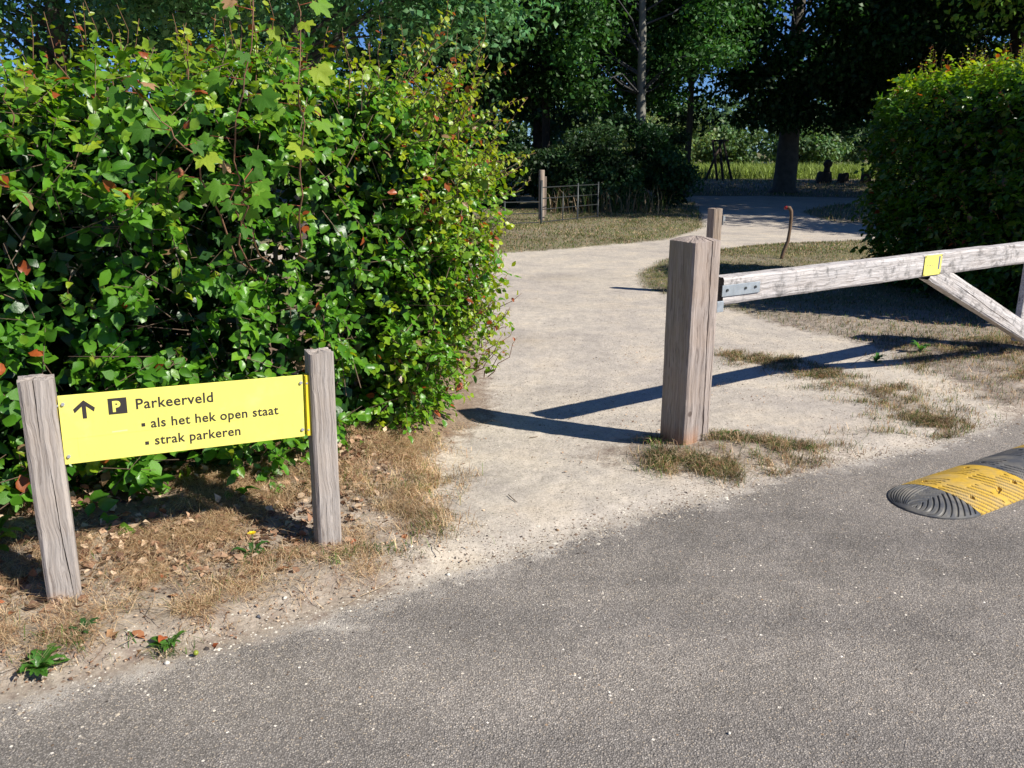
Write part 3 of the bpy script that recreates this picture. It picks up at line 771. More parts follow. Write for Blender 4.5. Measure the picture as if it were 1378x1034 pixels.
def sapling():
    r = np.random.default_rng(21)
    root = empty('sycamore_sapling', (-1.08, 3.42, 0), label='sycamore sapling with big lobed leaves growing out of the left hedge', cat='sapling')
    inv = np.array([1.08, -3.42, 0])
    cols = [(0.11, 0.26, 0.02), (0.16, 0.32, 0.025), (0.06, 0.17, 0.015), (0.30, 0.40, 0.035), (0.46, 0.27, 0.15)]
    lib = {}
    def leaf(p, d, nn, L, ci):
        k = int(r.integers(0, 5))
        if (k, ci) not in lib:
            TV, TF = lobed_template(k)
            lib[(k, ci)] = np_mesh('leaf', TV, TF, M_syc, np.tile(cols[ci], (len(TV), 1)), True)
        o = link('leaf', lib[(k, ci)], root)
        d = Vector(d).normalized(); s = d.cross(Vector(nn)).normalized(); n2 = s.cross(d)
        o.matrix_local = Matrix.Translation(Vector(p + inv)) @ Matrix((s, d, n2)).transposed().to_4x4() @ Matrix.Diagonal((L, L, L, 1))
    # stems: (points, leaf spacing)
    stems = [
        [(-1.20, 3.75, 1.05), (-1.12, 3.45, 1.40), (-1.04, 3.28, 1.72), (-0.93, 3.22, 2.05), (-0.86, 3.22, 2.35)],
        [(-1.20, 3.75, 1.05), (-1.20, 3.42, 1.45), (-1.22, 3.25, 1.62), (-1.28, 3.15, 1.74), (-1.36, 3.1, 1.84)],
        [(-0.95, 3.80, 1.1), (-0.88, 3.48, 1.35), (-0.80, 3.30, 1.70), (-0.77, 3.25, 2.0), (-0.74, 3.25, 2.3)],
        [(-1.10, 3.7, 1.1), (-1.05, 3.35, 1.32), (-1.0, 3.2, 1.45), (-0.97, 3.12, 1.50)],
    ]
    for si, S in enumerate(stems):
        P0 = np.array(S); tt_ = np.linspace(0, len(P0) - 1, 17)
        P = np.stack([np.interp(tt_, np.arange(len(P0)), P0[:, k]) for k in range(3)], 1) + 0.011 * r.normal(size=(17, 3)); P[0] = P0[0] + (0, 0.15, 0)
        V, F = tube_np(P, np.linspace(0.0045, 0.0014, len(P)), 5)
        link('stem', np_mesh('stem', V + inv, F, M_twig, np.tile([0.24, 0.13, 0.08], (len(V), 1)), True), root)
        m = 15 if si in (0, 2) else 9
        for j in range(m):
            t = 0.22 + 0.78 * j / (m - 1); f_ = t * (len(P) - 1); i0 = min(int(f_), len(P) - 2)
            p = P[i0] * (1 - f_ + i0) + P[i0 + 1] * (f_ - i0)
            a = j * 2.2 + si + r.uniform(-.5, .5)
            out_ = np.array([math.cos(a), math.sin(a) * 0.6 - 0.45, 0.15])
            pet = norm(out_) * r.uniform(0.05, 0.09); q = p + pet
            V, F = tube_np([p, q], [0.0016, 0.0012], 3)
            link('stalk', np_mesh('stalk', V + inv, F, M_twig, np.tile([0.30, 0.08, 0.05], (len(V), 1))), root)
            d = norm(out_ * 0.6 + np.array([0, -0.1, -0.95 + 0.5 * r.random()]))
            nn = norm(np.array([0.25, -0.8, 0.55]) + 0.35 * r.normal(size=3))
            ci = int(r.choice([0, 1, 2, 3], p=[0.4, 0.3, 0.2, 0.1]))
            leaf(q, d, nn, r.uniform(0.07, 0.135), ci)
            if r.random() < 0.13: leaf(q + 0.03 * r.normal(size=3), d + 0.3 * r.normal(size=3), nn + 0.8 * r.normal(size=3), 0.07, 4)
sapling()

# ---------------------------------------------------------------- weathered timber
def timber(w, d, L, seed=0, nx=12, nz=46, cracks=(), top='flat', wob=0.0025, chamfer=0.005):
    """upright timber, base at z=0; cracks: (face 0..3, u at bottom, u at top, z0, z1, depth, half width in m) cut as real V grooves"""
    hw, hd = w / 2, d / 2
    corners = [(-hw, -hd), (hw, -hd), (hw, hd), (-hw, hd)]
    nrm = [(0, -1), (1, 0), (0, 1), (-1, 0)]
    V = []; F = []
    for i in range(nz):
        z = L * i / (nz - 1)
        for f in range(4):
            (x0, y0), (x1, y1) = corners[f], corners[(f + 1) % 4]
            fw = math.hypot(x1 - x0, y1 - y0)
            anch = {0: (-1, 0), nx: (1, 0)}
            for (cf, ub, ut, z0, z1, dep, cw) in cracks:
                if cf != f: continue
                t = (z - z0) / max(1e-6, z1 - z0); tc = min(1, max(0, t))
                uc = ub + (ut - ub) * tc + 0.09 * mnoise.noise(Vector((z * 4 + seed, ub * 9, 1.3))) + 0.025 * mnoise.noise(Vector((z * 25, seed, 4)))
                k = 1.0 if 0 <= t <= 1 else 0.0
                if z1 < L: k *= min(1, (1 - tc) * 5)
                if z0 > 0: k *= min(1, tc * 5)
                jc = min(nx - 2, max(2, round((ub + ut + 2) / 4 * nx)))
                h_ = 2 * cw / fw * (0.6 + 0.8 * abs(mnoise.noise(Vector((z * 9, seed, ub))))) * (0.35 + 0.65 * k)
                anch[jc - 1] = (uc - h_, 0); anch[jc] = (uc, dep * k); anch[jc + 1] = (uc + h_, 0)
            ks = sorted(anch)
            for j in range(nx):
                for q in range(len(ks) - 1):
                    if ks[q] <= j <= ks[q + 1]:
                        tt = (j - ks[q]) / (ks[q + 1] - ks[q]); u = anch[ks[q]][0] * (1 - tt) + anch[ks[q + 1]][0] * tt
                        dp = anch[j][1] if j in anch else 0
                        break
                tt = (u + 1) / 2
                x, y = x0 + (x1 - x0) * tt, y0 + (y1 - y0) * tt
                q1 = mnoise.noise(Vector((x * 18 + seed * 7.7, y * 18, z * 2.2))); q2 = mnoise.noise(Vector((x * 60 + seed * 3.1, y * 60, z * 7)))
                if j == 0: x *= 1 - chamfer / hw; y *= 1 - chamfer / hd
                vx = x + nrm[f][0] * (q1 * wob + q2 * wob * 0.5 - dp); vy = y + nrm[f][1] * (q1 * wob + q2 * wob * 0.5 - dp)
                V.append([vx, vy, z])
    m = 4 * nx
    if top != 'flat':
        for k in range(m):
            V[(nz - 1) * m + k][2] -= 0.012 * abs(mnoise.noise(Vector((V[k][0] * 30, V[k][1] * 30, seed))))
    for i in range(nz - 1):
        for j in range(m):
            a, b = i * m + j, i * m + (j + 1) % m
            F.append((a, b, b + m, a + m))
    me = bpy.data.meshes.new('timber')
    base_i = (nz - 1) * m; prev = base_i
    rings = [(0.62, 0.6), (0.25, 1.0)] if top != 'flat' else [(0.6, 0.0), (0.2, 0.0)]
    rise = {'flat': 0.0, 'pyramid': 0.020, 'worn': 0.003}[top]
    for s_, h_ in rings:
        st = len(V)
        for k in range(m):
            x, y, z = V[base_i + k]
            V.append([x * s_, y * s_, z + rise * h_ + 0.006 * mnoise.noise(Vector((x * 60, y * 60, seed + s_)))])
        for j in range(m):
            F.append((prev + j, prev + (j + 1) % m, st + (j + 1) % m, st + j))
        prev = st
    V.append([0, 0, L + rise * 1.15]); cidx = len(V) - 1
    for j in range(m): F.append((prev + j, prev + (j + 1) % m, cidx))
    me.from_pydata(V, [], F); me.update()
    return me

def wedge_mat(me, mat): me.materials.append(mat); return me

# ---------------------------------------------------------------- the sign
def sign_dirt(m):
    nt = m.node_tree; p = nt.nodes['Principled BSDF']; src = p.inputs['Base Color'].links[0].from_socket
    tc = nd(nt, 'ShaderNodeTexCoord').outputs['Object']; mp = nd(nt, 'ShaderNodeMapping'); mp.inputs['Scale'].default_value = (30, 30, 3); nt.links.new(tc, mp.inputs[0])
    st = noise(nt, mp.outputs[0], 1.0, 4, 0.6); bl = noise(nt, tc, 7, 5, 0.7); fine = noise(nt, tc, 160, 2)
    c = mixc(nt, mth(nt, 'MULTIPLY', mapr(nt, st, 0.55, 0.75), 0.22), src, (0.50, 0.42, 0.12))
    c = mixc(nt, mth(nt, 'MULTIPLY', mapr(nt, bl, 0.55, 0.75), 0.25), c, (0.86, 0.80, 0.34))
    c = mixc(nt, mth(nt, 'MULTIPLY', mapr(nt, fine, 0.70, 0.74), 0.5), c, (0.28, 0.22, 0.08))
    nt.links.new(c, p.inputs['Base Color'])
sign_dirt(M_yellow)
def text_mesh(body, size, mat, spacing=1.06, bold=0.0):
    cu = bpy.data.curves.new('lettering', 'FONT'); cu.body = body; cu.size = size; cu.space_character = spacing
    cu.extrude = 0.0004; cu.offset = bold; cu.resolution_u = 3
    o = bpy.data.objects.new('lettering_source', cu); COL.objects.link(o)
    dg = bpy.context.evaluated_depsgraph_get(); dg.update()
    me = bpy.data.meshes.new_from_object(o.evaluated_get(dg))
    bpy.data.objects.remove(o); bpy.data.curves.remove(cu)
    me.name = 'lettering'; me.materials.clear(); me.materials.append(mat)
    return me

S0 = (-1.63, 2.715); S1 = (-0.765, 3.15)
SA = math.atan2(S1[1] - S0[1], S1[0] - S0[0])          # sign direction on the ground
SL_ = math.hypot(S1[0] - S0[0], S1[1] - S0[1])
z0 = hz(*S0); z1 = hz(*S1); P1H = 0.866 - z0; P2H = 0.858 - z1
sign = empty('wayfinding_sign', (S0[0], S0[1], 0), SA, label='low yellow parking sign board between two weathered wooden posts', cat='sign')
def sign_part(name, me, loc, rot=(0, 0, 0), parent=sign, **k):
    o = link(name, me, parent, **k); o.location = loc; o.rotation_euler = rot; return o
p1 = wedge_mat(timber(0.108, 0.10, P1H + 0.08, 1, 12, 70, [(0, 0.55, 0.15, 0.06, 0.62, 0.016, .0022), (0, -0.1, -0.15, 0.68, 0.99, 0.014, .0022)], 'worn'), M_wood_sign)
sign_part('post', p1, (0.0, 0, z0 - 0.08), (0, R(1.1), 0), label='cracked pale wooden post with orange foot at the left end of the sign')
p2 = wedge_mat(timber(0.096, 0.096, P2H + 0.08, 2, 12, 60, [(0, -0.3, -0.2, 0.08, 0.3, 0.008, .0012), (3, 0.2, 0.1, 0.2, 0.8, .006, .001)], 'worn'), M_wood_sign)
sign_part('post', p2, (SL_, 0, z1 - 0.08), (0, R(0.8), 0), label='weathered wooden post at the right end of the sign')
# board: slightly tilted in its plane like the posts
PW, PH = SL_ - 0.108 / 2 - 0.096 / 2 - 0.004, 0.249
board = bm_mesh('board', box_bm(PW - 0.028, 0.004, PH), M_yellow, bevel=0.0012)
BX, BZ = 0.066 + (PW - 0.02) / 2, 0.661
bo = sign_part('board', board, (BX, -0.022, BZ), (0, R(1.7), 0))
for sx in (-1, 1):
    fl = bm_mesh('flange', box_bm(0.014, 0.03, PH - 0.004), M_yellow2, bevel=0.001)
    o = link('flange', fl, bo); o.location = (sx * (PW / 2 - 0.006) + (0.006 if sx > 0 else -0.003), 0.012, 0)
    fs = bm_mesh('fixing_strip', box_bm(0.016, 0.003, PH - 0.004), M_yellow2, bevel=0.0008)
    o = link('fixing_strip', fs, bo); o.location = (sx * (PW / 2 - 0.004) + (0.008 if sx > 0 else -0.004), -0.0055, 0)
    for sz in (1, -1):
        for dx, rr in ((0.028 if sx < 0 else 0.022, 0.0062), (0.010 if sx < 0 else -0.001, 0.0038)):
            b = bm_mesh('bolt', cyl_bm(rr, 0.006, 12, axis='Y'), M_steel, bevel=0.0008)
            o = link('bolt', b, bo); o.location = (sx * (PW / 2 - dx), -0.0055, sz * (PH / 2 - 0.03) - (0.004 if rr < 0.005 else 0))
def letters(body, x, z, size, mat=M_black, bold=0.0, par=bo, label=None, sp=1.06):
    o = link('lettering', text_mesh(body, size, mat, sp, bold), par)
    o.location = (x, -0.0026, z); o.rotation_euler = (R(90), 0, 0); o.scale = (0.955, 1, 1)
    return o
letters('Parkeerveld', -0.178, 0.052, 0.0545, bold=0.0007)
letters('als het hek open staat', -0.133, -0.022, 0.0500, bold=0.0007)
letters('strak parkeren', -0.125, -0.088, 0.0500, bold=0.0007)
for z in (-0.009, -0.079):
    o = link('bullet', bm_mesh('bullet', box_bm(0.0125, 0.001, 0.0125), M_black), bo); o.location = (-0.157 if z > -0.05 else -0.150, -0.0024, z)
o = link('parking_symbol', bm_mesh('parking_symbol', box_bm(0.060, 0.001, 0.058), M_black), bo); o.location = (-0.2345, -0.0024, 0.070)
l = letters('P', -0.2520, 0.0515, 0.052, M_yellow, 0.0024); l.location.y = -0.0034
# arrow
bm = bmesh.new()
def quad(pts):
    vs_ = [bm.verts.new((x, -0.0005, z)) for x, z in pts] + [bm.verts.new((x, 0.0005, z)) for x, z in pts]
    n = len(pts); bm.faces.new(vs_[:n]); bm.faces.new(vs_[n:][::-1])
    for i in range(n): bm.faces.new((vs_[i], vs_[i + n], vs_[(i + 1) % n + n], vs_[(i + 1) % n]))
quad([(-0.0065, -0.032), (0.0065, -0.032), (0.0065, 0.012), (0.030, -0.010), (0.034, 0.004), (0.0, 0.034), (-0.034, 0.004), (-0.030, -0.010), (-0.0065, 0.012)])
o = link('arrow', bm_mesh('arrow', bm, M_black), bo); o.location = (-0.340, -0.0024, 0.068)
for (x, z, w, h, m_, rz) in ((-0.03, -0.030, 0.74, 0.0010, M_scratch, 0.4), (-0.37, -0.066, 0.0010, 0.072, M_scratch, 0), (-0.235, -0.023, 0.05, 0.005, M_scuff, 1.0)):
    o = link('scratch', bm_mesh('scratch', box_bm(w, 0.0006, h), m_), bo); o.location = (x, -0.0022, z); o.rotation_euler = (0, R(-rz), 0)

# ---------------------------------------------------------------- gate: post, beam, brace
GA = R(33.2); gd = Vector((math.cos(GA), math.sin(GA))); gp = Vector((0.985, 4.465)); gq = Vector((0.965, 4.425))
post = empty('gate_post', (gq.x, gq.y, 0), GA, label='thick square weathered gate post on the grassy hump beside the path', cat='post')
me = wedge_mat(timber(0.197, 0.197, 1.205, 3, 16, 90, [(0, 0.42, 0.22, -0.1, 1.3, 0.045, .0055), (0, 0.80, 0.74, 0.0, 0.8, 0.02, .0022), (0, -.5, -.4, .35, .9, .008, .001), (3, 0.25, 0.2, 0.1, 1.0, .006, .001)], 'pyramid', 0.004), M_wood_post)
o = link('shaft', me, post); o.location = (0, 0, -0.05)
# folded steel hinge keeper under the beam
o = link('hinge_plate', bm_mesh('hinge_plate', box_bm(0.05, 0.012, 0.06), M_galv, bevel=0.003), post); o.location = (0.125, -0.085, 0.80)
o = link('hinge_pin', bm_mesh('hinge_pin', cyl_bm(0.012, 0.12, 12), M_galv), post); o.location = (0.128, -0.01, 0.85)

gate = empty('gate_beam', (gp.x + gd.x * 0.13, gp.y + gd.y * 0.13, 0), GA, label='long bleached wooden gate beam with diagonal brace across the side track', cat='gate')
BT, BB = 0.945, 0.795
def beam_mesh(w, d, L, seed, cracks=(), nz=70):
    me = timber(w, d, L, seed, 12, nz, cracks, 'flat', 0.003)
    # lay the upright along +X
    for v in me.vertices:
        x, y, z = v.co; v.co = (z, y, x)
    me.flip_normals(); return me
BL = 3.74
o = link('beam', wedge_mat(beam_mesh(BT - BB, 0.10, BL, 5, [(0, 0.3, 0.1, 0.4, 1.7, .006, .0012), (0, -.4, -.35, 1.6, 3.0, .006, .001)], 110), M_wood_beam), gate)
o.location = (0.03, -0.01, (BT + BB) / 2)
strap = link('hinge_strap', bm_mesh('hinge_strap', box_bm(0.30, 0.005, 0.062), M_galv, bevel=0.0015), gate); strap.location = (0.165, -0.0645, 0.872)
for x in (-0.115, 0.03, 0.11):
    b = link('bolt', bm_mesh('bolt', cyl_bm(0.008, 0.008, 8, axis='Y'), M_iron, bevel=0.001), strap); b.location = (x, -0.005, 0.004)
# yellow plate on the beam
pl = link('notice_plate', bm_mesh('notice_plate', box_bm(0.20, 0.003, 0.135), M_yellow, bevel=0.001), gate, label='small yellow notice plate screwed to the beam'); pl.location = (2.02, -0.066, 0.872)
o = link('blue_bar', bm_mesh('blue_bar', box_bm(0.016, 0.0008, 0.088), M_bluebar), pl); o.location = (0.070, -0.002, 0.012)
for k, w in enumerate((0.018, 0.022, 0.016)):
    o = link('faded_print', bm_mesh('faded_print', box_bm(w, 0.0006, 0.006), M_faint), pl); o.location = (-0.062 + k * 0.03, -0.0018, 0.0)
for sx in (-1, 1):
    for sz in (-1, 1):
        o = link('screw', bm_mesh('screw', cyl_bm(0.004, 0.003, 8, axis='Y'), M_iron), pl); o.location = (sx * 0.092, -0.0022, sz * 0.06)
# brace
bs, be = Vector((2.04, 0.79)), Vector((3.5, 0.19)); dv = be - bs
brm = beam_mesh(0.135, 0.085, dv.length + 0.12, 6, [(0, 0.15, -0.25, 0.30, 1.35, .02, .0035)], 60)
o = link('brace', wedge_mat(brm, M_wood_beam), gate); o.location = (bs.x - 0.0, -0.014, bs.y + 0.045); o.rotation_euler = (0, -math.atan2(dv.y, dv.x), 0)
o = link('upright', wedge_mat(timber(0.12, 0.06, 0.78, 8, 6, 20), M_wood_beam), gate); o.location = (3.62, 0.065, 0.14)
hp = empty('hinge_post', (gp.x + gd.x * 3.90, gp.y + gd.y * 3.90, 0), GA, label='wooden hinge post at the right end of the gate beam', cat='post')
o = link('shaft', wedge_mat(timber(0.18, 0.18, 1.2, 9, 8, 30, (), 'pyramid'), M_wood_post), hp); o.location = (0.08, 0.0, -0.05)

# catch post behind the gate post
cp = empty('catch_post', (2.30, 9.60, 0), R(28), label='slim wooden catch post with steel plate seen behind the gate post', cat='post')
o = link('shaft', wedge_mat(timber(0.13, 0.12, 1.03, 10, 7, 34, [(0, 0.1, 0.0, 0.2, 1.1, .012, .003)], 'worn'), M_wood_far), cp); o.location = (0, 0, -0.04)
o = link('latch_plate', bm_mesh('latch_plate', box_bm(0.006, 0.075, 0.11), M_galv, bevel=0.0015), cp); o.location = (0.068, -0.03, 0.86)
o = link('latch_hook', bm_mesh('latch_hook', box_bm(0.035, 0.012, 0.05), M_galv, bevel=0.002), cp); o.location = (0.085, -0.055, 0.875)

# bent stake in the grass
stk = empty('bent_stake', (4.12, 12.7, 0), label='thin crooked wooden stake with red tip standing in the grass', cat='stake')
hs = hz(4.12, 12.7)
pts = [(-0.03, 0, hs - 0.05), (0.0, 0, hs + 0.1), (0.05, 0, hs + 0.25), (0.065, 0, hs + 0.42), (0.07, 0, hs + 0.6), (0.06, 0, hs + 0.70), (0.03, 0, hs + 0.745), (-0.01, 0, hs + 0.75)]
V, F = tube_np(pts, [0.031, 0.029, 0.027, 0.024, 0.026, 0.027, 0.03, 0.026], 9)
link('stick', np_mesh('stick', V, F, M_twig, np.tile([0.15, 0.10, 0.065], (len(V), 1)), True), stk)
V, F = tube_np([(-0.008, 0, hs + 0.75), (-0.045, 0, hs + 0.745)], [0.027, 0.022], 8)
link('red_tip', np_mesh('red_tip', V, F, M_red, np.tile([0.5, 0.05, 0.05], (len(V), 1)), True), stk)

# ---------------------------------------------------------------- speed bump
def bump_material(name, col, rough):
    m, nt, p, out = new_mat(name)
    tc = nd(nt, 'ShaderNodeTexCoord').outputs['Object']
    n = noise(nt, tc, 40, 5, 0.65); n2 = noise(nt, tc, 9, 4, 0.6)
    c = mixc(nt, 1.0, tuple(col), ramp(nt, n, [(0.3, 0.82), (0.7, 1.12)]), 'MULTIPLY')
    c = mixc(nt, mth(nt, 'MULTIPLY', mapr(nt, n2, 0.42, 0.72), 0.5), c, (0.33, 0.29, 0.22))
    ga = nd(nt, 'ShaderNodeAttribute', attribute_name='groove').outputs['Fac']
    c = mixc(nt, mth(nt, 'MULTIPLY', ga, 0.72), c, (0.05, 0.045, 0.035))  # dirt tone that also stands in for the grooves' weak shading
    nt.links.new(c, p.inputs['Base Color']); p.inputs['Roughness'].default_value = rough
    p.inputs['Specular IOR Level'].default_value = 0.4
    nt.links.new(bump(nt, n, 0.3, 0.002), p.inputs['Normal'])
    return m
M_by = bump_material('yellow_rubber', (0.58, 0.36, 0.04), 0.55)
M_bk = bump_material('grey_rubber', (0.075, 0.08, 0.088), 0.5)
BA = R(31.5); HWB = 0.205
sbump = empty('speed_bump', (2.145, 3.505, 0), BA, label='yellow and black rubber speed bump with rounded end on the road', cat='speed bump')
def groove(a, c):
    """curved tread grooves: a along a segment 0..0.5, c across -1..1; returns 0..1"""
    aa = a % 0.25
    def line(ph): return min(1.0, max(0.0, (abs((ph % 1) - 0.5) * 2 - 0.62) / 0.22))
    if c < 0.12:      # near flank: arcs sweeping from the crest towards the near edge
        k = (0.12 - c)
        if -0.22 < c < 0.12 and not (0.03 < aa < 0.14): return 0
        return line((aa - 0.085 * k ** 1.6) / 0.036) * (1 if 0.02 < aa < 0.235 else 0)
    if 0.26 < c < 0.92:
        k = c - 0.26
        return line((aa + 0.10 * k ** 1.4) / 0.036) if 0.05 < aa + 0.05 * k < 0.20 else 0
    return 0
def bump_seg(a0, a1, cap=False):
    na = int((a1 - a0) / 0.0045); nc = 90
    V = []; F = []; GR = []
    for i in range(na + 1):
        t = i / na
        a = a0 + (a1 - a0) * t
        for j in range(nc + 1):
            c = -1 + 2 * j / nc
            if cap:
                # superellipse end
                k = max(0.0, 1 - (1 - t) ** 2.2) ** 0.5
                k = max(k, 0.02)
            else: k = 1
            y = c * HWB * k
            prof = (1 - abs(c) ** 2.2)
            endf = 1 if not cap else min(1, (1 - (1 - t) ** 2.4) ** 0.8)
            z = 0.006 + 0.048 * prof * (endf if cap else 1)
            if cap:
                ph = ((a + 0.24) * 0.8 + abs(c + 0.15) * 0.16) / 0.027 if c < 0.2 else (c * HWB) / 0.017
                gr = min(1.0, max(0.0, (abs((ph % 1) - 0.5) * 2 - 0.6) / 0.25)) if (t > 0.1 and abs(c) < 0.95) else 0
            else:
                gr = groove(a + 0.02, c)
            z -= gr * 0.006
            if not cap:
                for hx, hc in ((a0 + 0.07, -0.55), (a0 + 0.07, 0.6), (a1 - 0.07, -0.55), (a1 - 0.07, 0.6)):
                    if math.hypot(a - hx, (c - hc) * HWB) < 0.0125: z = min(z, 0.006 + 0.048 * prof) - 0.016
                if abs(a - (a0 + 0.27)) < 0.028 and abs((c + 0.62) * HWB - (a - a0 - 0.27) * 0.3) < 0.010: z -= 0.012
            V.append((a, HWB + y, z)); GR.append(gr)
    w = nc + 1
    for i in range(na):
        for j in range(nc):
            q = i * w + j; F.append((q, q + w, q + w + 1, q + 1))
    n0 = len(V)
    # skirt down to the road
    ring = [j for j in range(nc + 1)] + [i * w + nc for i in range(1, na + 1)] + [na * w + j for j in range(nc - 1, -1, -1)] + [i * w for i in range(na - 1, 0, -1)]
    for k in ring: V.append((V[k][0], V[k][1], -0.004))
    m = len(ring)
    for i in range(m): F.append((ring[i], ring[(i + 1) % m], n0 + (i + 1) % m, n0 + i))
    me = bpy.data.meshes.new('segment'); me.from_pydata(V, [], F)
    at = me.attributes.new('groove', 'FLOAT', 'POINT'); at.data.foreach_set('value', GR + [0.0] * (len(V) - len(GR))); me.update(); return me
link('end_cap', wedge_mat(bump_seg(-0.245, -0.002, True), M_bk), sbump)
seg_y = wedge_mat(bump_seg(0.0, 0.50), M_by); seg_k = wedge_mat(bump_seg(0.0, 0.50), M_bk)
for k in range(5):
    o = link('segment', seg_y if k % 2 == 0 else seg_k, sbump, label=('yellow' if k % 2 == 0 else 'dark grey') + ' rubber segment')
    o.location = (k * 0.502, 0, 0)

# ---------------------------------------------------------------- trees
def tree(name, loc, h, tr, cz, cr, nl, col, label, seed, leaf=0.15, group=None, cat='tree', clumps=70, bark=(0.10, 0.085, 0.07), lean=(0, 0), low=None, drop=1.0, trunk_z=None, csize=(0.55, 1.15), back=None, front=None):
    nl = int(nl * 0.78); leaf *= 1.12
    r = np.random.default_rng(seed)
    root = empty(name, (loc[0], loc[1], hz(loc[0], loc[1]) - 0.05), label=label, cat=cat, group=group)
    tz = trunk_z or h * 0.8
    n = 9
    pts = [np.array([lean[0] * t + 0.12 * math.sin(2.3 * t + seed), lean[1] * t, tz * t]) for t in np.linspace(0, 1, n)]
    rad = np.array([tr * (1.0 - 0.72 * t) * (1 + 0.55 * math.exp(-t * tz / (tr * 1.6))) for t in np.linspace(0, 1, n)])
    pts.insert(1, pts[0] * 0.8 + pts[1] * 0.2); rad = np.insert(rad, 1, tr * 1.05)
    V, F = tube_np(pts, rad, 12)
    V[:, :2] += 0.05 * tr * np.random.default_rng(seed).normal(size=(len(V), 2))
    link('trunk', np_mesh('trunk', V, F, M_bark, np.tile(bark, (len(V), 1)) , True), root)
    # clumps in the crown shell, plus limbs to some of them
    crx, cry, crz = cr
    u = r.normal(size=(clumps, 3)); u = norm(u) * (r.uniform(0.35, 1.0, (clumps, 1)) ** 0.6)
    C0 = np.array([lean[0] * 0.7, lean[1] * 0.7, cz]) + u * np.array([crx, cry, crz])
    if low is not None:
        lw = low(C0[:, 0] + loc[0]) if callable(low) else low
        C0[:, 2] = np.maximum(C0[:, 2], lw + 0.5 * r.random(clumps))
    if front is not None:
        k_ = (np.abs(C0[:, 0]) < 3.0) & (C0[:, 2] < 8); C0[k_, 1] = -2.5 - np.abs(C0[k_, 1]) * 0.4; C0[k_, 2] = np.maximum(C0[k_, 2], front)
    if back is not None:
        k_ = (np.abs(C0[:, 0]) < 1.1) & (C0[:, 1] < back); C0[k_, 1] = back + np.abs(C0[k_, 1]) * 0.5
    limbs = Acc()
    for i in range(0, clumps, 3):
        z_ = max(0.33 * tz, min(tz * 0.95, C0[i, 2] - 0.35 * np.linalg.norm(C0[i, :2])))
        b = np.array([lean[0] * z_ / tz, lean[1] * z_ / tz, z_]); e_ = C0[i]
        mid = (b + e_) / 2 + np.array([0, 0, 0.3]) + 0.2 * r.normal(size=3)
        w = min(tr * 0.22, 0.06)
        V, F = tube_np([b, (b + mid) / 2 + .06 * r.normal(size=3), mid, e_], [w, w * 0.75, w * 0.5, w * 0.15], 5)
        limbs.add(V, F, np.minimum(np.array(bark) * 0.7, 0.06))
    link('limbs', limbs.mesh('limbs', M_bark, True), root)
    k = r.integers(0, clumps, nl)
    cs = r.uniform(csize[0], csize[1], clumps) * min(1.0, crx / 2.2 + 0.3)
    q = norm(r.normal(size=(nl, 3))) * (r.random((nl, 1)) ** 0.45) * cs[k][:, None] * np.array([1.15, 1.15, 0.62])
    P = C0[k] + q
    P[:, 2] = np.maximum(P[:, 2], 0.15)
    N = norm(q * 0.6 + np.array([0, 0, 0.8]) + 0.5 * r.normal(size=(nl, 3)))
    D = norm(r.normal(size=(nl, 3)) + np.array([0, 0, -0.3]))
    L = leaf * r.uniform(0.65, 1.3, nl)
    v = r.uniform(0.6, 1.35, (clumps, 1))[k] * r.uniform(0.75, 1.25, (nl, 1))
    C = np.array(col) * v
    C[:, 0] *= r.uniform(0.8, 1.3, nl)
    V, F, C = place_leaves(P, D, N, L, C, LT_q, seed)
    link('crown', np_mesh('crown', V, F, M_tree, C), root)
    return root
G1 = (0.022, 0.068, 0.013); G2 = (0.040, 0.120, 0.022); G3 = (0.16, 0.30, 0.03); G4 = (0.022, 0.075, 0.035)  # darker greens paint shade into the crowns, brighter ones paint in sunlight
# big tree over the side track
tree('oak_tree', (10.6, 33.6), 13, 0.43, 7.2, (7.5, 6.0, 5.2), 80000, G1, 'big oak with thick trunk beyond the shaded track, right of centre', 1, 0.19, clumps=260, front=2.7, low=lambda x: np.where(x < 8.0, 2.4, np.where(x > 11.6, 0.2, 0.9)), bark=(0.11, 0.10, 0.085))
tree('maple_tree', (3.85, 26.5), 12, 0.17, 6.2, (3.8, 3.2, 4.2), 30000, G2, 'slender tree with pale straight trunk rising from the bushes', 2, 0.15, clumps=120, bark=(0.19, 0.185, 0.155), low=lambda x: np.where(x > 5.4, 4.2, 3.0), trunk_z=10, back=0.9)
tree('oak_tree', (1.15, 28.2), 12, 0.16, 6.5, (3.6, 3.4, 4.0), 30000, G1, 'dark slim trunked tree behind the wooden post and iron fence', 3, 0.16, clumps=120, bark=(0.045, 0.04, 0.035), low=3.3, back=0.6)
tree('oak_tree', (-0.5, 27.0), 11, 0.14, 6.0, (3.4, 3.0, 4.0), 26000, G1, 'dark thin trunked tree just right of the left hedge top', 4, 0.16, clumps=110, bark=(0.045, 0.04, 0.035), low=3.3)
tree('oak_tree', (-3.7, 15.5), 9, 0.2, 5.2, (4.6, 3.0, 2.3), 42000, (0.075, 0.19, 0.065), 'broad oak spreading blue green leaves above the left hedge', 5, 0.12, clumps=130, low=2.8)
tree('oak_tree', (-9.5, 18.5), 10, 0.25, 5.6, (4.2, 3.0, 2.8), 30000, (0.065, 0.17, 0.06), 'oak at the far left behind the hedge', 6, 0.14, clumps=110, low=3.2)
tree('lime_tree', (6.3, 31.5), 12, 0.14, 7.2, (3.6, 3.0, 4.0), 26000, G2, 'leafy tree between the pale trunk and the big oak', 7, 0.16, clumps=110, low=4.3, bark=(0.06, 0.055, 0.045))
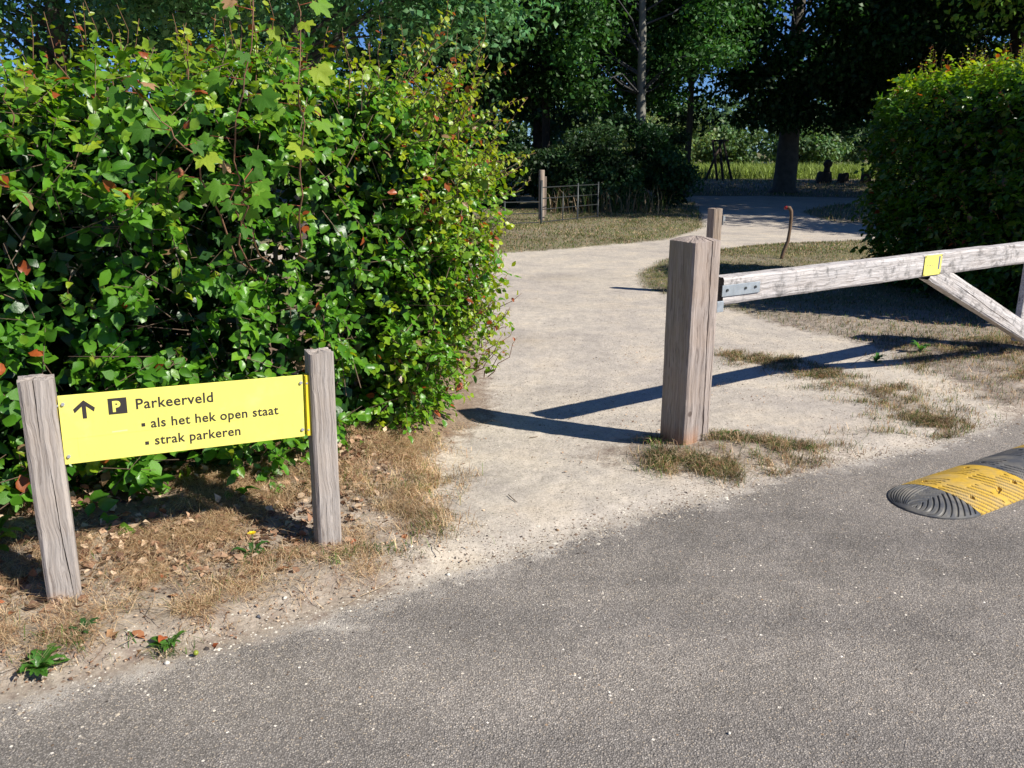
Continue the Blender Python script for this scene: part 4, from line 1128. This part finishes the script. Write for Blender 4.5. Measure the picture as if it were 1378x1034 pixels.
tree('lime_tree', (17.2, 30.5), 12, 0.3, 6.4, (4.0, 4.0, 5.0), 34000, G1, 'dark tree behind the right hedge, just right of the big oak', 8, 0.17, clumps=140, low=1.6)
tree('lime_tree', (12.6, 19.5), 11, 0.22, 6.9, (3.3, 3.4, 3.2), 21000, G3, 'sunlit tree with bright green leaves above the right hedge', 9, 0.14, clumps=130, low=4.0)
# trees outside the frame whose shade lies on the track
tree('hazel_tree', (14.6, 15.2), 7, 0.15, 4.6, (3.0, 2.6, 1.9), 24000, G2, 'low spreading hazel just out of view behind the right hedge', 29, 0.17, clumps=80, low=2.8)
for i, (x, y) in enumerate(((20.5, 21.0), (23.5, 25.5), (18.5, 26.0), (28.0, 20.0), (17.0, 21.6))):
    tree('oak_tree', (x, y), 13, 0.35, 8, (4.6, 4.6, 4.6), 13000, G1, 'large oak standing out of view to the right of the shaded track', 30 + i, 0.32, clumps=90, low=3, group='oaks right of the track')
# understorey
bushes = [
    ((3.55, 25.2), (1.7, 1.4, 1.5), 1.3, 22000, (0.024, 0.07, 0.02), 'dark spreading bush under the pale trunk'),
    ((2.3, 24.6), (1.6, 1.2, 1.3), 1.1, 15000, (0.035, 0.08, 0.025), 'bush with greyish sprays behind the iron fence'),
    ((-0.6, 25.2), (2.0, 1.3, 1.2), 1.0, 14000, (0.028, 0.07, 0.02), 'low dark bush beside the wooden post behind the fence'),
    ((4.9, 27.2), (0.6, 1.0, 1.3), 1.1, 9000, (0.08, 0.15, 0.04), 'lighter bush at the left edge of the shaded track'),
    ((-3.2, 22.5), (2.8, 1.5, 1.7), 1.5, 16000, (0.028, 0.075, 0.02), 'dense bush behind the left hedge'),
]
for i, (xy, cr, cz, nl, c, lab) in enumerate(bushes):
    tree('bush', xy, 2.6, 0.05, cz, cr, nl, c, lab, 50 + i, 0.11, cat='bush', clumps=46, csize=(0.3, 0.6), trunk_z=1.4)
# woodland wall behind, each tree its own
ww = [(-12, 36, G1), (-7, 33, G1), (-2.5, 38, G1), (1.2, 37, G4), (16.5, 38, G1), (21, 36, G1)]
for i, (x, y, c) in enumerate(ww):
    tree('woodland_tree', (x, y), 12, 0.22, 6.2, (4.0, 3.0, 5.4), 12500, c, ('dark wood tree farthest left, hidden by the left hedge', 'dark wood tree second from the left behind the hedge', 'dark wood tree between the left hedge top and the slim dark trunk', 'dark wood tree filling the background behind the pale trunk', 'dark wood tree just right of the big oak behind the stumps', 'dark wood tree farthest right above the right hedge')[i], 70 + i, 0.26, clumps=80,
         group='wood behind the fence' if x < 5 else 'wood right of the oak', low=0.8 if x < 2 or x > 13 else 2.6, bark=(0.05, 0.045, 0.04), cat='tree')
fb = [(9.5, 62, 2.2, (0.17, 0.24, 0.08)), (12.6, 66, 2.8, (0.14, 0.21, 0.08)), (17, 70, 2.2, (0.10, 0.18, 0.06)), (22, 66, 2.0, (0.10, 0.18, 0.06)), (27, 72, 2.6, (0.09, 0.16, 0.06)), (33, 70, 3, (0.10, 0.17, 0.06)), (5, 70, 3, (0.09, 0.15, 0.05)), (-3, 74, 4, (0.07, 0.13, 0.05))]
for i, (x, y, s, c) in enumerate(fb):
    tree('field_tree', (x, y), s * 1.6, 0.12, s * 0.9, (2.6, 2.0, s * 0.75), 6000, c, ('pale green small tree across the sunlit field in the gap under the crowns', 'greener rounded tree right of the pale one across the field', 'small field tree seen just right of the big oak trunk', 'small field tree behind the dark stumps', 'field tree hidden behind the right hedge, nearer its left edge', 'field tree hidden behind the right hedge, farther right', 'field tree behind the bushes under the pale trunk', 'tall field tree behind the left hedge end')[i], 90 + i, 0.3, clumps=30, group=None if i == 0 else 'trees across the field', cat='tree', trunk_z=s)

fr = np.random.default_rng(400); nfw = 30000
P = np.stack([fr.uniform(-70, 110, nfw), fr.uniform(82, 96, nfw), np.zeros(nfw)], 1)
P[:, 2] = fr.random(nfw) * (3.4 + 4.0 * (vnoise(P[:, 0] * 0.16, P[:, 1] * 0.05) + 0.5 * vnoise(P[:, 0] * 0.5, P[:, 1] * 0.2))) + 0.5
V, F, C = place_leaves(P, norm(fr.normal(size=P.shape)), norm(fr.normal(size=P.shape) + np.array([0, -0.4, 1])), fr.uniform(0.5, 1.1, nfw), np.array([0.07, 0.13, 0.045]) * fr.uniform(0.6, 1.3, (nfw, 1)), LT_q, 41)
link('far_wood', np_mesh('far_wood', V, F, M_tree, C), label='far belt of woodland along the horizon beyond the field', cat='wood', kind='stuff')
# ---------------------------------------------------------------- iron fence and far details
def bar(p, q, r_, parent, name, mat=M_iron, seg=6):
    V, F = tube_np([p, q], [r_, r_], seg)
    return link(name, np_mesh(name, V, F, mat), parent)
def iron_fence(A, B, posts, rails, name, label, H=0.95):
    A = np.array(A); B = np.array(B); root = empty(name, (A[0], A[1], 0), label=label, cat='fence')
    def pt(t, z): q = (B - A) * t; return np.array([q[0], q[1], z])
    for t, h_, w in posts: bar(pt(t, 0), pt(t, h_), w, root, 'post')
    for z in rails: bar(pt(0, z), pt(1, z), 0.012, root, 'rail')
iron_fence((0.66, 19.1), (2.12, 21.0), [(0, 1.0, 0.028), (0.36, 0.72, 0.012), (0.62, 0.9, 0.022), (1, 0.9, 0.022)], (0.08, 0.36, 0.60, 0.84), 'iron_fence', 'grey iron rail fence panel right of the round wooden post')
iron_fence((-1.4, 18.0), (0.60, 18.75), [(0, 0.8, 0.022), (0.38, 0.5, 0.018), (0.62, 0.58, 0.02)], (0.10, 0.30, 0.55), 'iron_fence', 'dark iron rail fence panel left of the round wooden post')
wp = empty('round_post', (0.70, 20.2, 0), label='round wooden post with short batten at the iron fence', cat='post')
V, F = tube_np([(0, 0, -0.1), (0, 0, 0.6), (0.0, 0, 1.19), (0, 0, 1.2)], [0.075, 0.072, 0.07, 0.064], 12)
link('shaft', np_mesh('shaft', V, F, M_wood_far, smooth=False), wp)
o = link('batten', bm_mesh('batten', box_bm(0.045, 0.04, 0.9), M_wood_far, bevel=0.005), wp); o.location = (0.093, 0, 0.60)

sw = empty('pole_frame', (9.8, 41.0, hz(9.8, 41)), label='dark frame of slanting poles on the bank under the trees', cat='play frame')
for (x0, x1, y0) in ((-0.55, 0.15, 0), (0.15, -0.2, 0.5), (0.30, 0.0, 0), (0.85, 0.30, 0.5)):
    bar(np.array([x0, y0, 0]), np.array([x1, y0, 1.9]), 0.06, sw, 'pole', M_darkwood)
bar(np.array([-0.2, 0.2, 1.85]), np.array([0.5, 0.2, 1.85]), 0.05, sw, 'cross_pole', M_darkwood)
def stump(x, y, w, h, label, knob=False):
    root = empty('tree_stump', (x, y, hz(x, y)), label=label, cat='stump')
    V, F = tube_np([(0, 0, -0.05), (0.01, 0, h * 0.5), (0, 0, h), (0, 0, h + 0.01)], [w * 1.1, w * 0.95, w * 0.9, w * 0.6], 10)
    V += 0.02 * np.random.default_rng(int(x * 10)).normal(size=V.shape)
    link('stump_block', np_mesh('stump_block', V, F, M_darkwood), root)
    if knob:
        bm = bmesh.new(); bmesh.ops.create_icosphere(bm, subdivisions=2, radius=0.2, matrix=Matrix.Translation((0.12, 0, h + 0.35)))
        cyl_bm(0.16, 0.4, 10, (0.1, 0, h + 0.12), bm=bm, r2=0.11)
        link('knob', bm_mesh('knob', bm, M_darkwood, True), root)
stump(13.9, 38.2, 0.34, 0.45, 'knobbly dark stump with round top on the bank right of the oak trunk', True)
stump(14.8, 38.3, 0.26, 0.38, 'low dark stump between the knobbly stump and the square one')
stump(15.8, 38.3, 0.24, 0.42, 'rightmost low dark stump on the bank beside the right hedge')

# ---------------------------------------------------------------- grass, straw, litter, stones
def blades(P, hgt, lean, C, w, seed, flat=0.0):
    """bent blades, 5 verts 3 tris each"""
    r = np.random.default_rng(seed); n = len(P)
    a = r.uniform(0, 2 * np.pi, n); d = np.stack([np.cos(a), np.sin(a), np.zeros(n)], 1)
    s = np.stack([-np.sin(a), np.cos(a), np.zeros(n)], 1)
    up = np.array([0, 0, 1.0])
    le = lean * r.uniform(0.3, 1.3, n)
    m_ = P + up * (hgt * 0.55)[:, None] * (1 - 0.6 * flat) + d * (hgt * le * 0.35)[:, None]
    t_ = P + up * (hgt * (1 - 0.45 * np.minimum(le, 1.4)))[:, None] * (1 - 0.8 * flat) + d * (hgt * le * 0.95)[:, None]
    W = (w * r.uniform(0.6, 1.3, n))[:, None]
    V = np.stack([P - s * W, P + s * W, m_ - s * W * 0.75, m_ + s * W * 0.75, t_], 1).reshape(-1, 3)
    F = (np.array([(0, 1, 3), (0, 3, 2), (2, 3, 4)])[None] + (np.arange(n) * 5)[:, None, None]).reshape(-1, 3)
    return V, F, np.repeat(C, 5, 0)
def scatter(n, x0, x1, y0, y1, dens, r):
    out = []; tot = 0
    for _ in range(30):
        x = r.uniform(x0, x1, n); y = r.uniform(y0, y1, n)
        k = r.random(n) < dens(x, y); out.append(np.stack([x[k], y[k]], 1)); tot += k.sum()
        if tot >= n: break
    q = np.concatenate(out)[:n]
    return np.concatenate([q, height(q[:, 0], q[:, 1])[:, None]], 1)
STRAW = np.array([0.60, 0.45, 0.28]); STRAW2 = np.array([0.34, 0.20, 0.115]); GREEN = np.array([0.10, 0.17, 0.03]); DGREEN = np.array([0.045, 0.09, 0.02])
def mixcol(n, r, w):
    """w = weights straw, brown, green, dark green"""
    base = np.stack([STRAW, STRAW2, GREEN, DGREEN])
    k = r.choice(4, n, p=np.array(w) / sum(w))
    return base[k] * r.uniform(0.65, 1.3, (n, 1))
r = np.random.default_rng(77)
def hdist(x, y): return (x + 0.45) * -0.48 + (y - 4.45) * 0.876
# verge in front of the left hedge
def dens_verge(x, y):
    a, b = masks(x, y)
    patch = np.clip(0.06 + 4.0 * (fbm(x, y, 2.4) + 0.07), 0, 1) * np.clip(0.5 + 3 * fbm(x + 5, y, 8, 3), 0.1, 1)
    near_edge = sstep(-0.02, -0.26, a)
    return near_edge * sstep(0.05, -0.12, b) * patch * sstep(0.4, -0.1, hdist(x, y))
P = scatter(12000, -3.2, 0.1, 1.2, 4.9, dens_verge, r)
C = mixcol(len(P), r, (4, 3.0, 1.0, 0.4))
acc = Acc()
V, F, CC = blades(P, r.uniform(0.012, 0.055, len(P)), 1.5, C, 0.0010, 1); acc.add(V, F, CC)
P = scatter(36000, -3.2, 0.1, 1.2, 4.9, dens_verge, r)
V, F, CC = blades(P + np.array([0, 0, 0.006]), r.uniform(0.03, 0.14, len(P)) , 1.3, mixcol(len(P), r, (6, 3.5, 0.2, 0.1)), 0.0010, 2, flat=0.92); acc.add(V, F, CC)
link('dry_grass', acc.mesh('dry_grass', M_grass), label='dry straw coloured grass on the verge under the sign', cat='grass', kind='stuff')

def tuft_grass(name, label, spots, r, hh=(0.03, 0.09), w=(3, 2, 2, 1), bw=0.0014, mul=1.0):
    acc = Acc()
    for (x, y, rx, ry, n) in spots:
        P = np.stack([x + rx * 0.5 * r.normal(size=n), y + ry * 0.5 * r.normal(size=n)], 1); P = P[r.random(n) < np.clip(0.55 + 4 * fbm(P[:, 0], P[:, 1], 9, 3), 0.05, 1)]
        a, b = masks(P[:, 0], P[:, 1]); P = P[a < 0.02]
        P = np.concatenate([P, height(P[:, 0], P[:, 1])[:, None]], 1)
        V, F, C = blades(P, r.uniform(*hh, len(P)), 1.35, mul * mixcol(len(P), r, w) * (0.45 + 1.1 * np.clip(vnoise(P[:, 0] * 14, P[:, 1] * 14), 0, 1))[:, None], bw, int(r.integers(1e6))); acc.add(V, F, C)
    link(name, acc.mesh(name, M_grass), label=label, cat='grass', kind='stuff')
tuft_grass('dry_grass', 'tufts of half dry grass round the foot of the gate post',
           [(0.82, 4.16, 0.16, 0.12, 1500), (0.98, 4.05, 0.28, 0.13, 2800), (1.20, 4.10, 0.26, 0.16, 1500), (1.28, 4.38, 0.25, 0.10, 1200), (1.45, 4.30, 0.22, 0.14, 900), (0.80, 4.42, 0.1, 0.1, 500), (1.15, 4.46, 0.15, 0.08, 500), (1.2, 3.97, 0.36, 0.12, 1200), (1.42, 4.18, 0.26, 0.14, 1300), (1.7, 4.36, 0.26, 0.1, 700), (2.2, 4.62, 0.4, 0.08, 600)], r, (0.025, 0.08), (3, 3.0, 2, 1.8), mul=0.85)
# streak of tufts through the gateway
st = []
line = [(1.8, 6.63), (2.12, 6.28), (2.31, 5.93), (2.50, 5.5), (2.58, 5.05), (2.60, 4.78)]
for i in range(60):
    t = r.uniform(0, len(line) - 1.001); k = int(t); f_ = t - k
    x = line[k][0] * (1 - f_) + line[k + 1][0] * f_; y = line[k][1] * (1 - f_) + line[k + 1][1] * f_
    st.append((x + 0.14 * r.normal(), y + 0.10 * r.normal(), r.uniform(0.12, 0.3), r.uniform(0.08, 0.18), int(r.uniform(200, 480))))
for i in range(75): st.append((r.uniform(3.1, 4.6), r.uniform(5.3, 7.1), 0.3, 0.18, 330))
st += [(2.55, 4.75, 0.25, 0.05, 220), (2.0, 4.55, 0.1, 0.05, 90), (1.75, 4.36, 0.1, 0.04, 60), (1.45, 5.6, .03, .03, 14)]
tuft_grass('dry_grass', 'streak of half dry tufts through the gateway below the beam', st, r, (0.02, 0.065), (2.4, 3.8, 2.6, 1.6), mul=0.8)
# left tufts that are green
tuft_grass('dry_grass', 'matted straw coloured grass at the foot of the hedge end beside the path',
           [(r.uniform(-1.0, -0.30), r.uniform(3.3, 4.3), 0.2, 0.14, 420) for _ in range(24)], r, (0.02, 0.09), (6, 3, 0.8, 0.3), 0.0012)
tuft_grass('green_grass', 'short green tufts at the road edge below the sign',
           [(-1.42, 2.42, 0.14, 0.05, 260), (-1.15, 2.42, 0.16, 0.05, 220), (-0.62, 3.05, 0.14, 0.07, 200), (-0.72, 3.0, 0.12, 0.06, 120), (-0.5, 3.08, 0.12, 0.08, 120), (-1.05, 2.98, 0.12, 0.06, 160), (-0.46, 3.75, 0.12, 0.1, 260), (-0.35, 3.3, 0.1, 0.1, 200)], r, (0.02, 0.07), (1.5, 0.8, 3, 2), 0.0016)
# lawns behind
def dens_lawn(x, y):
    a, b = masks(x, y)
    return (a < -0.3) * sstep(0.10, -0.10, b + 0.15 * fbm(x, y, 3)) * np.clip(0.45 + 1.6 * fbm(x, y, 1.5) + 0.3, 0.15, 1)
acc = Acc()
P = scatter(44000, 1.4, 7.2, 7.0, 15.6, dens_lawn, r)
P = P[(P[:, 0] < 5.4) | (P[:, 1] > 10.4)]
V, F, C = blades(P, r.uniform(0.015, 0.06, len(P)), 1.2, 0.72 * mixcol(len(P), r, (2.4, 2.0, 4.0, 1.2)) * (0.6 + 0.8 * vnoise(P[:, 0] * 3, P[:, 1] * 3))[:, None], 0.0024, 5); acc.add(V, F, C)
P = scatter(42000, -3, 6.5, 13.2, 24, dens_lawn, r)
V, F, C = blades(P, r.uniform(0.02, 0.07, len(P)), 1.2, 0.72 * mixcol(len(P), r, (2.4, 1.4, 4.2, 0.9)) * (0.6 + 0.8 * vnoise(P[:, 0] * 2, P[:, 1] * 2))[:, None], 0.0048, 6); acc.add(V, F, C)
P = scatter(14000, 4.5, 20, 16, 42, dens_lawn, r)
V, F, C = blades(P, r.uniform(0.05, 0.16, len(P)), 0.9, mixcol(len(P), r, (2.2, 1.6, 3, 2)), 0.009, 7); acc.add(V, F, C)
link('grass', acc.mesh('grass', M_grass), label='mown grass with dry patches beside the path', cat='grass', kind='stuff')
# tall meadow on the far side
acc = Acc()
P = scatter(26000, 2, 34, 43, 58, lambda x, y: np.ones_like(x) * 0.9, r)
C = np.array([0.20, 0.27, 0.05]) * r.uniform(0.6, 1.3, (len(P), 1))
V, F, C = blades(P, r.uniform(0.35, 1.0, len(P)), 0.7, C, 0.022, 8); acc.add(V, F, C)
link('meadow', acc.mesh('meadow', M_grass), label='tall bright yellow green meadow beyond the trees', cat='meadow', kind='stuff')
# weeds by the iron fence
acc = Acc()
P = scatter(380, 0.9, 4.2, 22.2, 23.8, lambda x, y: np.ones_like(x) * 0.9, r)
V, F, C = blades(P, r.uniform(0.2, 1.0, len(P)), 0.6, mixcol(len(P), r, (1.6, 1, 2.4, 2)) * 0.6, 0.010, 9); acc.add(V, F, C)
link('tall_weeds', acc.mesh('tall_weeds', M_grass), label='tall greyish seeding weeds behind the iron fence', cat='weeds', kind='stuff')

# stones: low polyhedra
ico = bmesh.new(); bmesh.ops.create_icosphere(ico, subdivisions=1, radius=1)
IV = np.array([v.co[:] for v in ico.verts]); IF = np.array([[v.index for v in f.verts] for f in ico.faces]); ico.free()
OV = np.array([(1, 0, 0), (0, 1, 0), (-1, 0, 0), (0, -1, 0), (0, 0, 1.0)]); OF = np.array([(0, 1, 4), (1, 2, 4), (2, 3, 4), (3, 0, 4)])
def stones(P, size, C, r, T=(OV, OF), squash=0.6):
    TV, TF = T; n = len(P)
    a = r.uniform(0, 6.28, n); c, s = np.cos(a), np.sin(a)
    sc = size[:, None] * r.uniform(0.6, 1.25, (n, 3)); sc[:, 2] *= squash
    Q = TV[None] * sc[:, None] * (1 + 0.18 * r.normal(size=(n, len(TV), 1)))
    V = np.stack([Q[..., 0] * c[:, None] - Q[..., 1] * s[:, None], Q[..., 0] * s[:, None] + Q[..., 1] * c[:, None], Q[..., 2]], -1) + P[:, None]
    F = (TF[None] + (np.arange(n) * len(TV))[:, None, None]).reshape(-1, 3)
    return V.reshape(-1, 3), F, np.repeat(C, len(TV), 0)
def stonecol(n, r, w=(3, 3, 2, 2)):
    b = np.array([(0.06, 0.05, 0.045), (0.17, 0.12, 0.085), (0.40, 0.34, 0.26), (0.62, 0.57, 0.48)])
    return b[r.choice(4, n, p=np.array(w) / sum(w))] * r.uniform(0.8, 1.2, (n, 1))
acc = Acc()
def dens_path(x, y):
    a, b = masks(x, y); return (a < 0.05) * (b > -0.1) * (0.35 + 0.65 * sstep(0.5, 0.0, -a) * 1.0) * np.clip(0.5 + 2.5 * fbm(x, y, 1.6), 0.08, 1)
P = scatter(19000, -0.6, 4.2, 2.6, 9.5, dens_path, r)
acc.add(*stones(P, r.uniform(0.0012, 0.0042, len(P)) * (1 + (r.random(len(P)) < 0.05) * 1.0), stonecol(len(P), r, (4, 4, 2, 1.5)), r))
def dens_edge(x, y):
    a, b = masks(x, y); return np.exp(-((a + 0.02) / 0.10) ** 2) * np.clip(0.6 + 2 * fbm(x, y, 2.5), 0.1, 1)
P = scatter(7000, -2.6, 4.0, 1.0, 5.6, dens_edge, r)
acc.add(*stones(P, r.uniform(0.0015, 0.006, len(P)) * (1 + (r.random(len(P)) < 0.03) * 1.1), stonecol(len(P), r, (1.5, 3, 3, 3)), r))
P = scatter(3500, -3, -0.1, 1.4, 4.4, dens_verge, r)
acc.add(*stones(P, r.uniform(0.002, 0.006, len(P)), stonecol(len(P), r), r))
P = scatter(1500, -2.6, 3.6, 0.9, 4.6, lambda x, y: (masks(x, y)[0] > 0) * 1.0, r)
acc.add(*stones(P, r.uniform(0.001, 0.0028, len(P)), stonecol(len(P), r, (3, 2, 2, 2)), r))
link('gravel', acc.mesh('gravel', M_stone), label='loose grit and small stones over path and road edge', cat='gravel', kind='stuff')
# countable pebbles
peb = [(-1.12, 2.36, 0.011, 3), (-0.83, 2.72, 0.012, 3), (-0.90, 2.62, 0.010, 0), (-0.42, 3.15, 0.011, 3), (-0.25, 2.95, 0.009, 3), (-1.30, 2.33, 0.010, 2), (0.62, 2.02, 0.008, 3), (1.58, 4.18, 0.012, 2), (1.66, 4.28, 0.014, 2), (-0.72, 2.75, 0.009, 1), (0.20, 3.35, 0.010, 1)]
pc = [(0.08, 0.085, 0.1), (0.3, 0.2, 0.12), (0.42, 0.34, 0.25), (0.62, 0.58, 0.5)]
for i, (x, y, s, c) in enumerate(peb):
    V, F, C = stones(np.zeros((1, 3)), np.array([s]), np.array([pc[c]]), r, (IV, IF), 0.6)
    o = link('pebble', np_mesh('pebble', V, F, M_stone, C, True), label=['dark blue grey pebble', 'brown pebble', 'tan pebble', 'whitish pebble'][c] + ' lying along the edge of the road', cat='pebble', group='pebbles along the road edge')
    o.location = (x, y, hz(x, y) + s * 0.3)
o = link('acorn', bm_mesh('acorn', (lambda b: (bmesh.ops.create_icosphere(b, subdivisions=2, radius=0.009), b)[1])(bmesh.new()), M_acorn, True), label='small green acorn on the asphalt near the verge', cat='acorn'); o.location = (-1.04, 2.40, 0.014)

# leaf litter under the hedge
def dens_litter(x, y):
    d = hdist(x, y); return sstep(-1.25, -0.45, d) * sstep(0.3, -0.1, d) * sstep(-0.5, -0.8, x) * np.clip(0.5 + 2.2 * fbm(x, y, 3), 0.1, 1)
P = scatter(6500, -3.6, -0.1, 1.6, 5.0, dens_litter, r); n = len(P)
b = np.array([(0.42, 0.27, 0.17), (0.27, 0.15, 0.09), (0.55, 0.41, 0.28), (0.14, 0.08, 0.05)])
C = b[r.choice(4, n)] * r.uniform(0.8, 1.25, (n, 1))
V, F, C = place_leaves(P + np.array([0, 0, 0.008]) + np.array([0, 0, 1]) * r.uniform(0, 0.02, (n, 1)), norm(r.normal(size=(n, 3)) * np.array([1, 1, 0.3])), norm(np.array([0, 0, 1.0]) + 0.5 * r.normal(size=(n, 3))), r.uniform(0.018, 0.05, n), C, LT_lo, 9)
link('leaf_litter', np_mesh('leaf_litter', V, F, M_dead, C, True), label='brown fallen beech leaves heaped under the left hedge', cat='leaf litter', kind='stuff')
P = scatter(6500, -2.8, 0.4, 1.8, 4.6, lambda x, y: (masks(x, y)[0] < -0.03) * sstep(0.3, -0.3, masks(x, y)[1]), r); n = len(P)
P = np.concatenate([P, scatter(700, 0.6, 4.2, 4.2, 7, lambda x, y: (masks(x, y)[0] < -0.03) * np.clip(3 * fbm(x, y, 2), 0, 1), r)]); n = len(P)
C = b[r.choice(4, n)] * r.uniform(0.8, 1.25, (n, 1))
V, F, C = place_leaves(P + np.array([0, 0, 0.006]), norm(r.normal(size=(n, 3)) * np.array([1, 1, 0.2])), norm(np.array([0, 0, 1.0]) + 0.35 * r.normal(size=(n, 3))), r.uniform(0.005, 0.020, n), C, LT_q, 10)
link('litter_crumbs', np_mesh('litter_crumbs', V, F, M_dead, C, True), label='small crumbs of dead leaf over the verge', cat='leaf litter', kind='stuff')
# countable dry leaves
red = [(0.38, 0.10, 0.035), (0.42, 0.24, 0.12), (0.30, 0.13, 0.06)]
lm = [np_mesh('fallen_leaf', *((lambda T: (T[0] * np.array([1.2, 1, 1.6]), T[1]))(leaf_template(200 + i))), M_dead, np.tile(red[i % 3], (14, 1)), True) for i in range(6)]
for i in range(26):
    if i < 8: x, y = (-1.30 + 0.13 * r.normal() * 0.8, 2.44 + 0.05 * r.normal())
    else: x, y = r.uniform(-2.2, -0.4), 0; y = 3.0 + 0.5 * (x + 1.0) + r.uniform(-0.2, 0.35)
    o = link('fallen_leaf', lm[i % 6], label=('curled rusty red leaf', 'curled tan leaf', 'curled dark brown leaf')[i % 3] + (' by the weeds at the road edge' if i < 8 else ' on the straw between the sign and the hedge'), cat='leaf', group='dry leaves on the verge')
    L = r.uniform(0.03, 0.055); o.scale = (L, L, L); o.location = (x, y, hz(x, y) + 0.012); o.rotation_euler = (r.uniform(-.6, .6), r.uniform(-.6, .6), r.uniform(0, 6.28))
# sticks
acc = Acc()
for i in range(60):
    x = r.uniform(-2.3, -0.2); y = 2.9 + 0.5 * (x + 1) + r.uniform(-0.35, 0.6); a = r.uniform(0, 6.28); L = r.uniform(0.05, 0.28); z = hz(x, y) + 0.012
    d = np.array([math.cos(a), math.sin(a), 0.03])
    V, F = tube_np([np.array([x, y, z]) + d * L * t + 0.006 * r.normal(size=3) * np.array([1, 1, 0.3]) for t in np.linspace(0, 1, 4)], [0.0018, 0.0016, 0.0013, 0.001], 4); acc.add(V, F, np.array([0.36, 0.27, 0.17]) * r.uniform(0.5, 1.2))
for x, y, L, a in ((0.02, 3.62, 0.09, 2.0), (0.1, 4.55, 0.05, 0.3), (2.6, 6.2, 0.35, 0.9), (0.35, 4.9, 0.04, 1)):
    d = np.array([math.cos(a), math.sin(a), 0.02]); z = hz(x, y) + 0.006
    V, F = tube_np([np.array([x, y, z]) + d * L * t for t in (0, .5, 1)], 0.0022, 4); acc.add(V, F, np.array([0.12, 0.08, 0.05]))
link('twig_litter', acc.mesh('twig_litter', M_twig), label='thin fallen twigs scattered over the verge and path', cat='twigs', kind='stuff')

# ---------------------------------------------------------------- small weeds, each a plant
def rosette(x, y, n, L, col, label, seed, name='dandelion_plant', up=0.35, lobed=True):
    r = np.random.default_rng(seed); root = empty(name, (x, y, hz(x, y)), label=label, cat='plant')
    for i in range(int(n * 1.6)):
        a = i * 2.399 + r.uniform(-.3, .3); l = L * r.uniform(0.4, 1.15); m = 9; upv = up * r.uniform(0.2, 2.2); bend = r.uniform(-0.6, 0.6)
        V = []; F = []
        for j in range(m):
            t = j / (m - 1); w = 0.16 * l * (math.sin(math.pi * min(1, t * 0.85 + 0.08)) ** 0.8) * ((1.15 if j % 2 else 0.62) if lobed and j < m - 1 else 1)
            if j == m - 1: w = 0.01 * l
            rr = l * t; z = 0.006 + upv * l * math.sin(t * 2.2) * 0.8; a += bend * 0.08
            for s in (-1, 0, 1):
                V.append((math.cos(a) * rr - math.sin(a) * s * w, math.sin(a) * rr + math.cos(a) * s * w, z + abs(s) * w * 0.3))
        for j in range(m - 1):
            q = j * 3; F += [(q, q + 3, q + 4), (q, q + 4, q + 1), (q + 1, q + 4, q + 5), (q + 1, q + 5, q + 2)]
        c = np.array(col) * r.uniform(0.7, 1.3)
        F = [(a_, c_, b_) for a_, b_, c_ in F]
        link('leaf', np_mesh('leaf', np.array(V), np.array(F), M_leaf, np.tile(c, (len(V), 1)), True), root)
    return root
rosette(-1.50, 2.30, 20, 0.082, (0.06, 0.17, 0.025), 'broad leaved dandelion plant at the road edge in the lower left', 1)
rosette(-1.44, 2.46, 8, 0.06, (0.035, 0.10, 0.025), 'small dark rosette just behind the dandelion at the road edge', 2)
rosette(-1.14, 2.44, 7, 0.07, (0.06, 0.16, 0.025), 'narrow leaved weed at the asphalt edge below the sign', 3, 'plantain_plant', 0.5, False)
fl = rosette(-1.04, 3.02, 9, 0.07, (0.05, 0.13, 0.03), 'dandelion in yellow flower between the sign posts', 4)
V, F = tube_np([(0, 0, 0), (0.01, 0, 0.06), (0.012, -0.01, 0.11)], 0.002, 5)
link('stalk', np_mesh('stalk', V, F, M_leaf, np.tile([0.12, 0.17, 0.05], (len(V), 1))), fl)
bm = bmesh.new()
for i in range(40):
    a = i * 2.4; rr = 0.018 * math.sqrt((i + 1) / 40)
    p = Vector((0.012 + math.cos(a) * rr, -0.01 + math.sin(a) * rr, 0.112 + 0.004 * (1 - rr / 0.018)))
    s = Vector((-math.sin(a), math.cos(a), 0)) * 0.0022
    bm.faces.new([bm.verts.new(Vector((0.012, -0.01, 0.108)) + s * 0.4), bm.verts.new(p - s), bm.verts.new(p + s)])
link('flower', bm_mesh('flower', bm, M_dand), fl)
rosette(1.22, 4.44, 9, 0.07, (0.09, 0.24, 0.05), 'bright green weed on the hump right of the gate post', 5, 'plantain_plant', 0.5, False)
rosette(1.30, 4.40, 7, 0.05, (0.07, 0.19, 0.04), 'small green weed beside the bright one on the hump', 6, 'plantain_plant', 0.5, False)
rosette(2.86, 6.35, 12, 0.07, (0.07, 0.19, 0.04), 'green weed in the tufts under the beam shadow', 7, 'plantain_plant', 0.5, False)
rosette(1.62, 4.30, 6, 0.03, (0.05, 0.14, 0.03), 'tiny green seedling on the sandy road edge', 8, 'plantain_plant', 0.4, False)
rosette(3.35, 6.65, 12, 0.09, (0.07, 0.19, 0.04), 'leafy weed in the grass where the shadows cross', 9, 'plantain_plant', 0.5, False)
rosette(-2.02, 2.95, 14, 0.12, (0.12, 0.24, 0.03), 'yellow green low plant left of the sign post', 10, 'plantain_plant', 0.8, False)
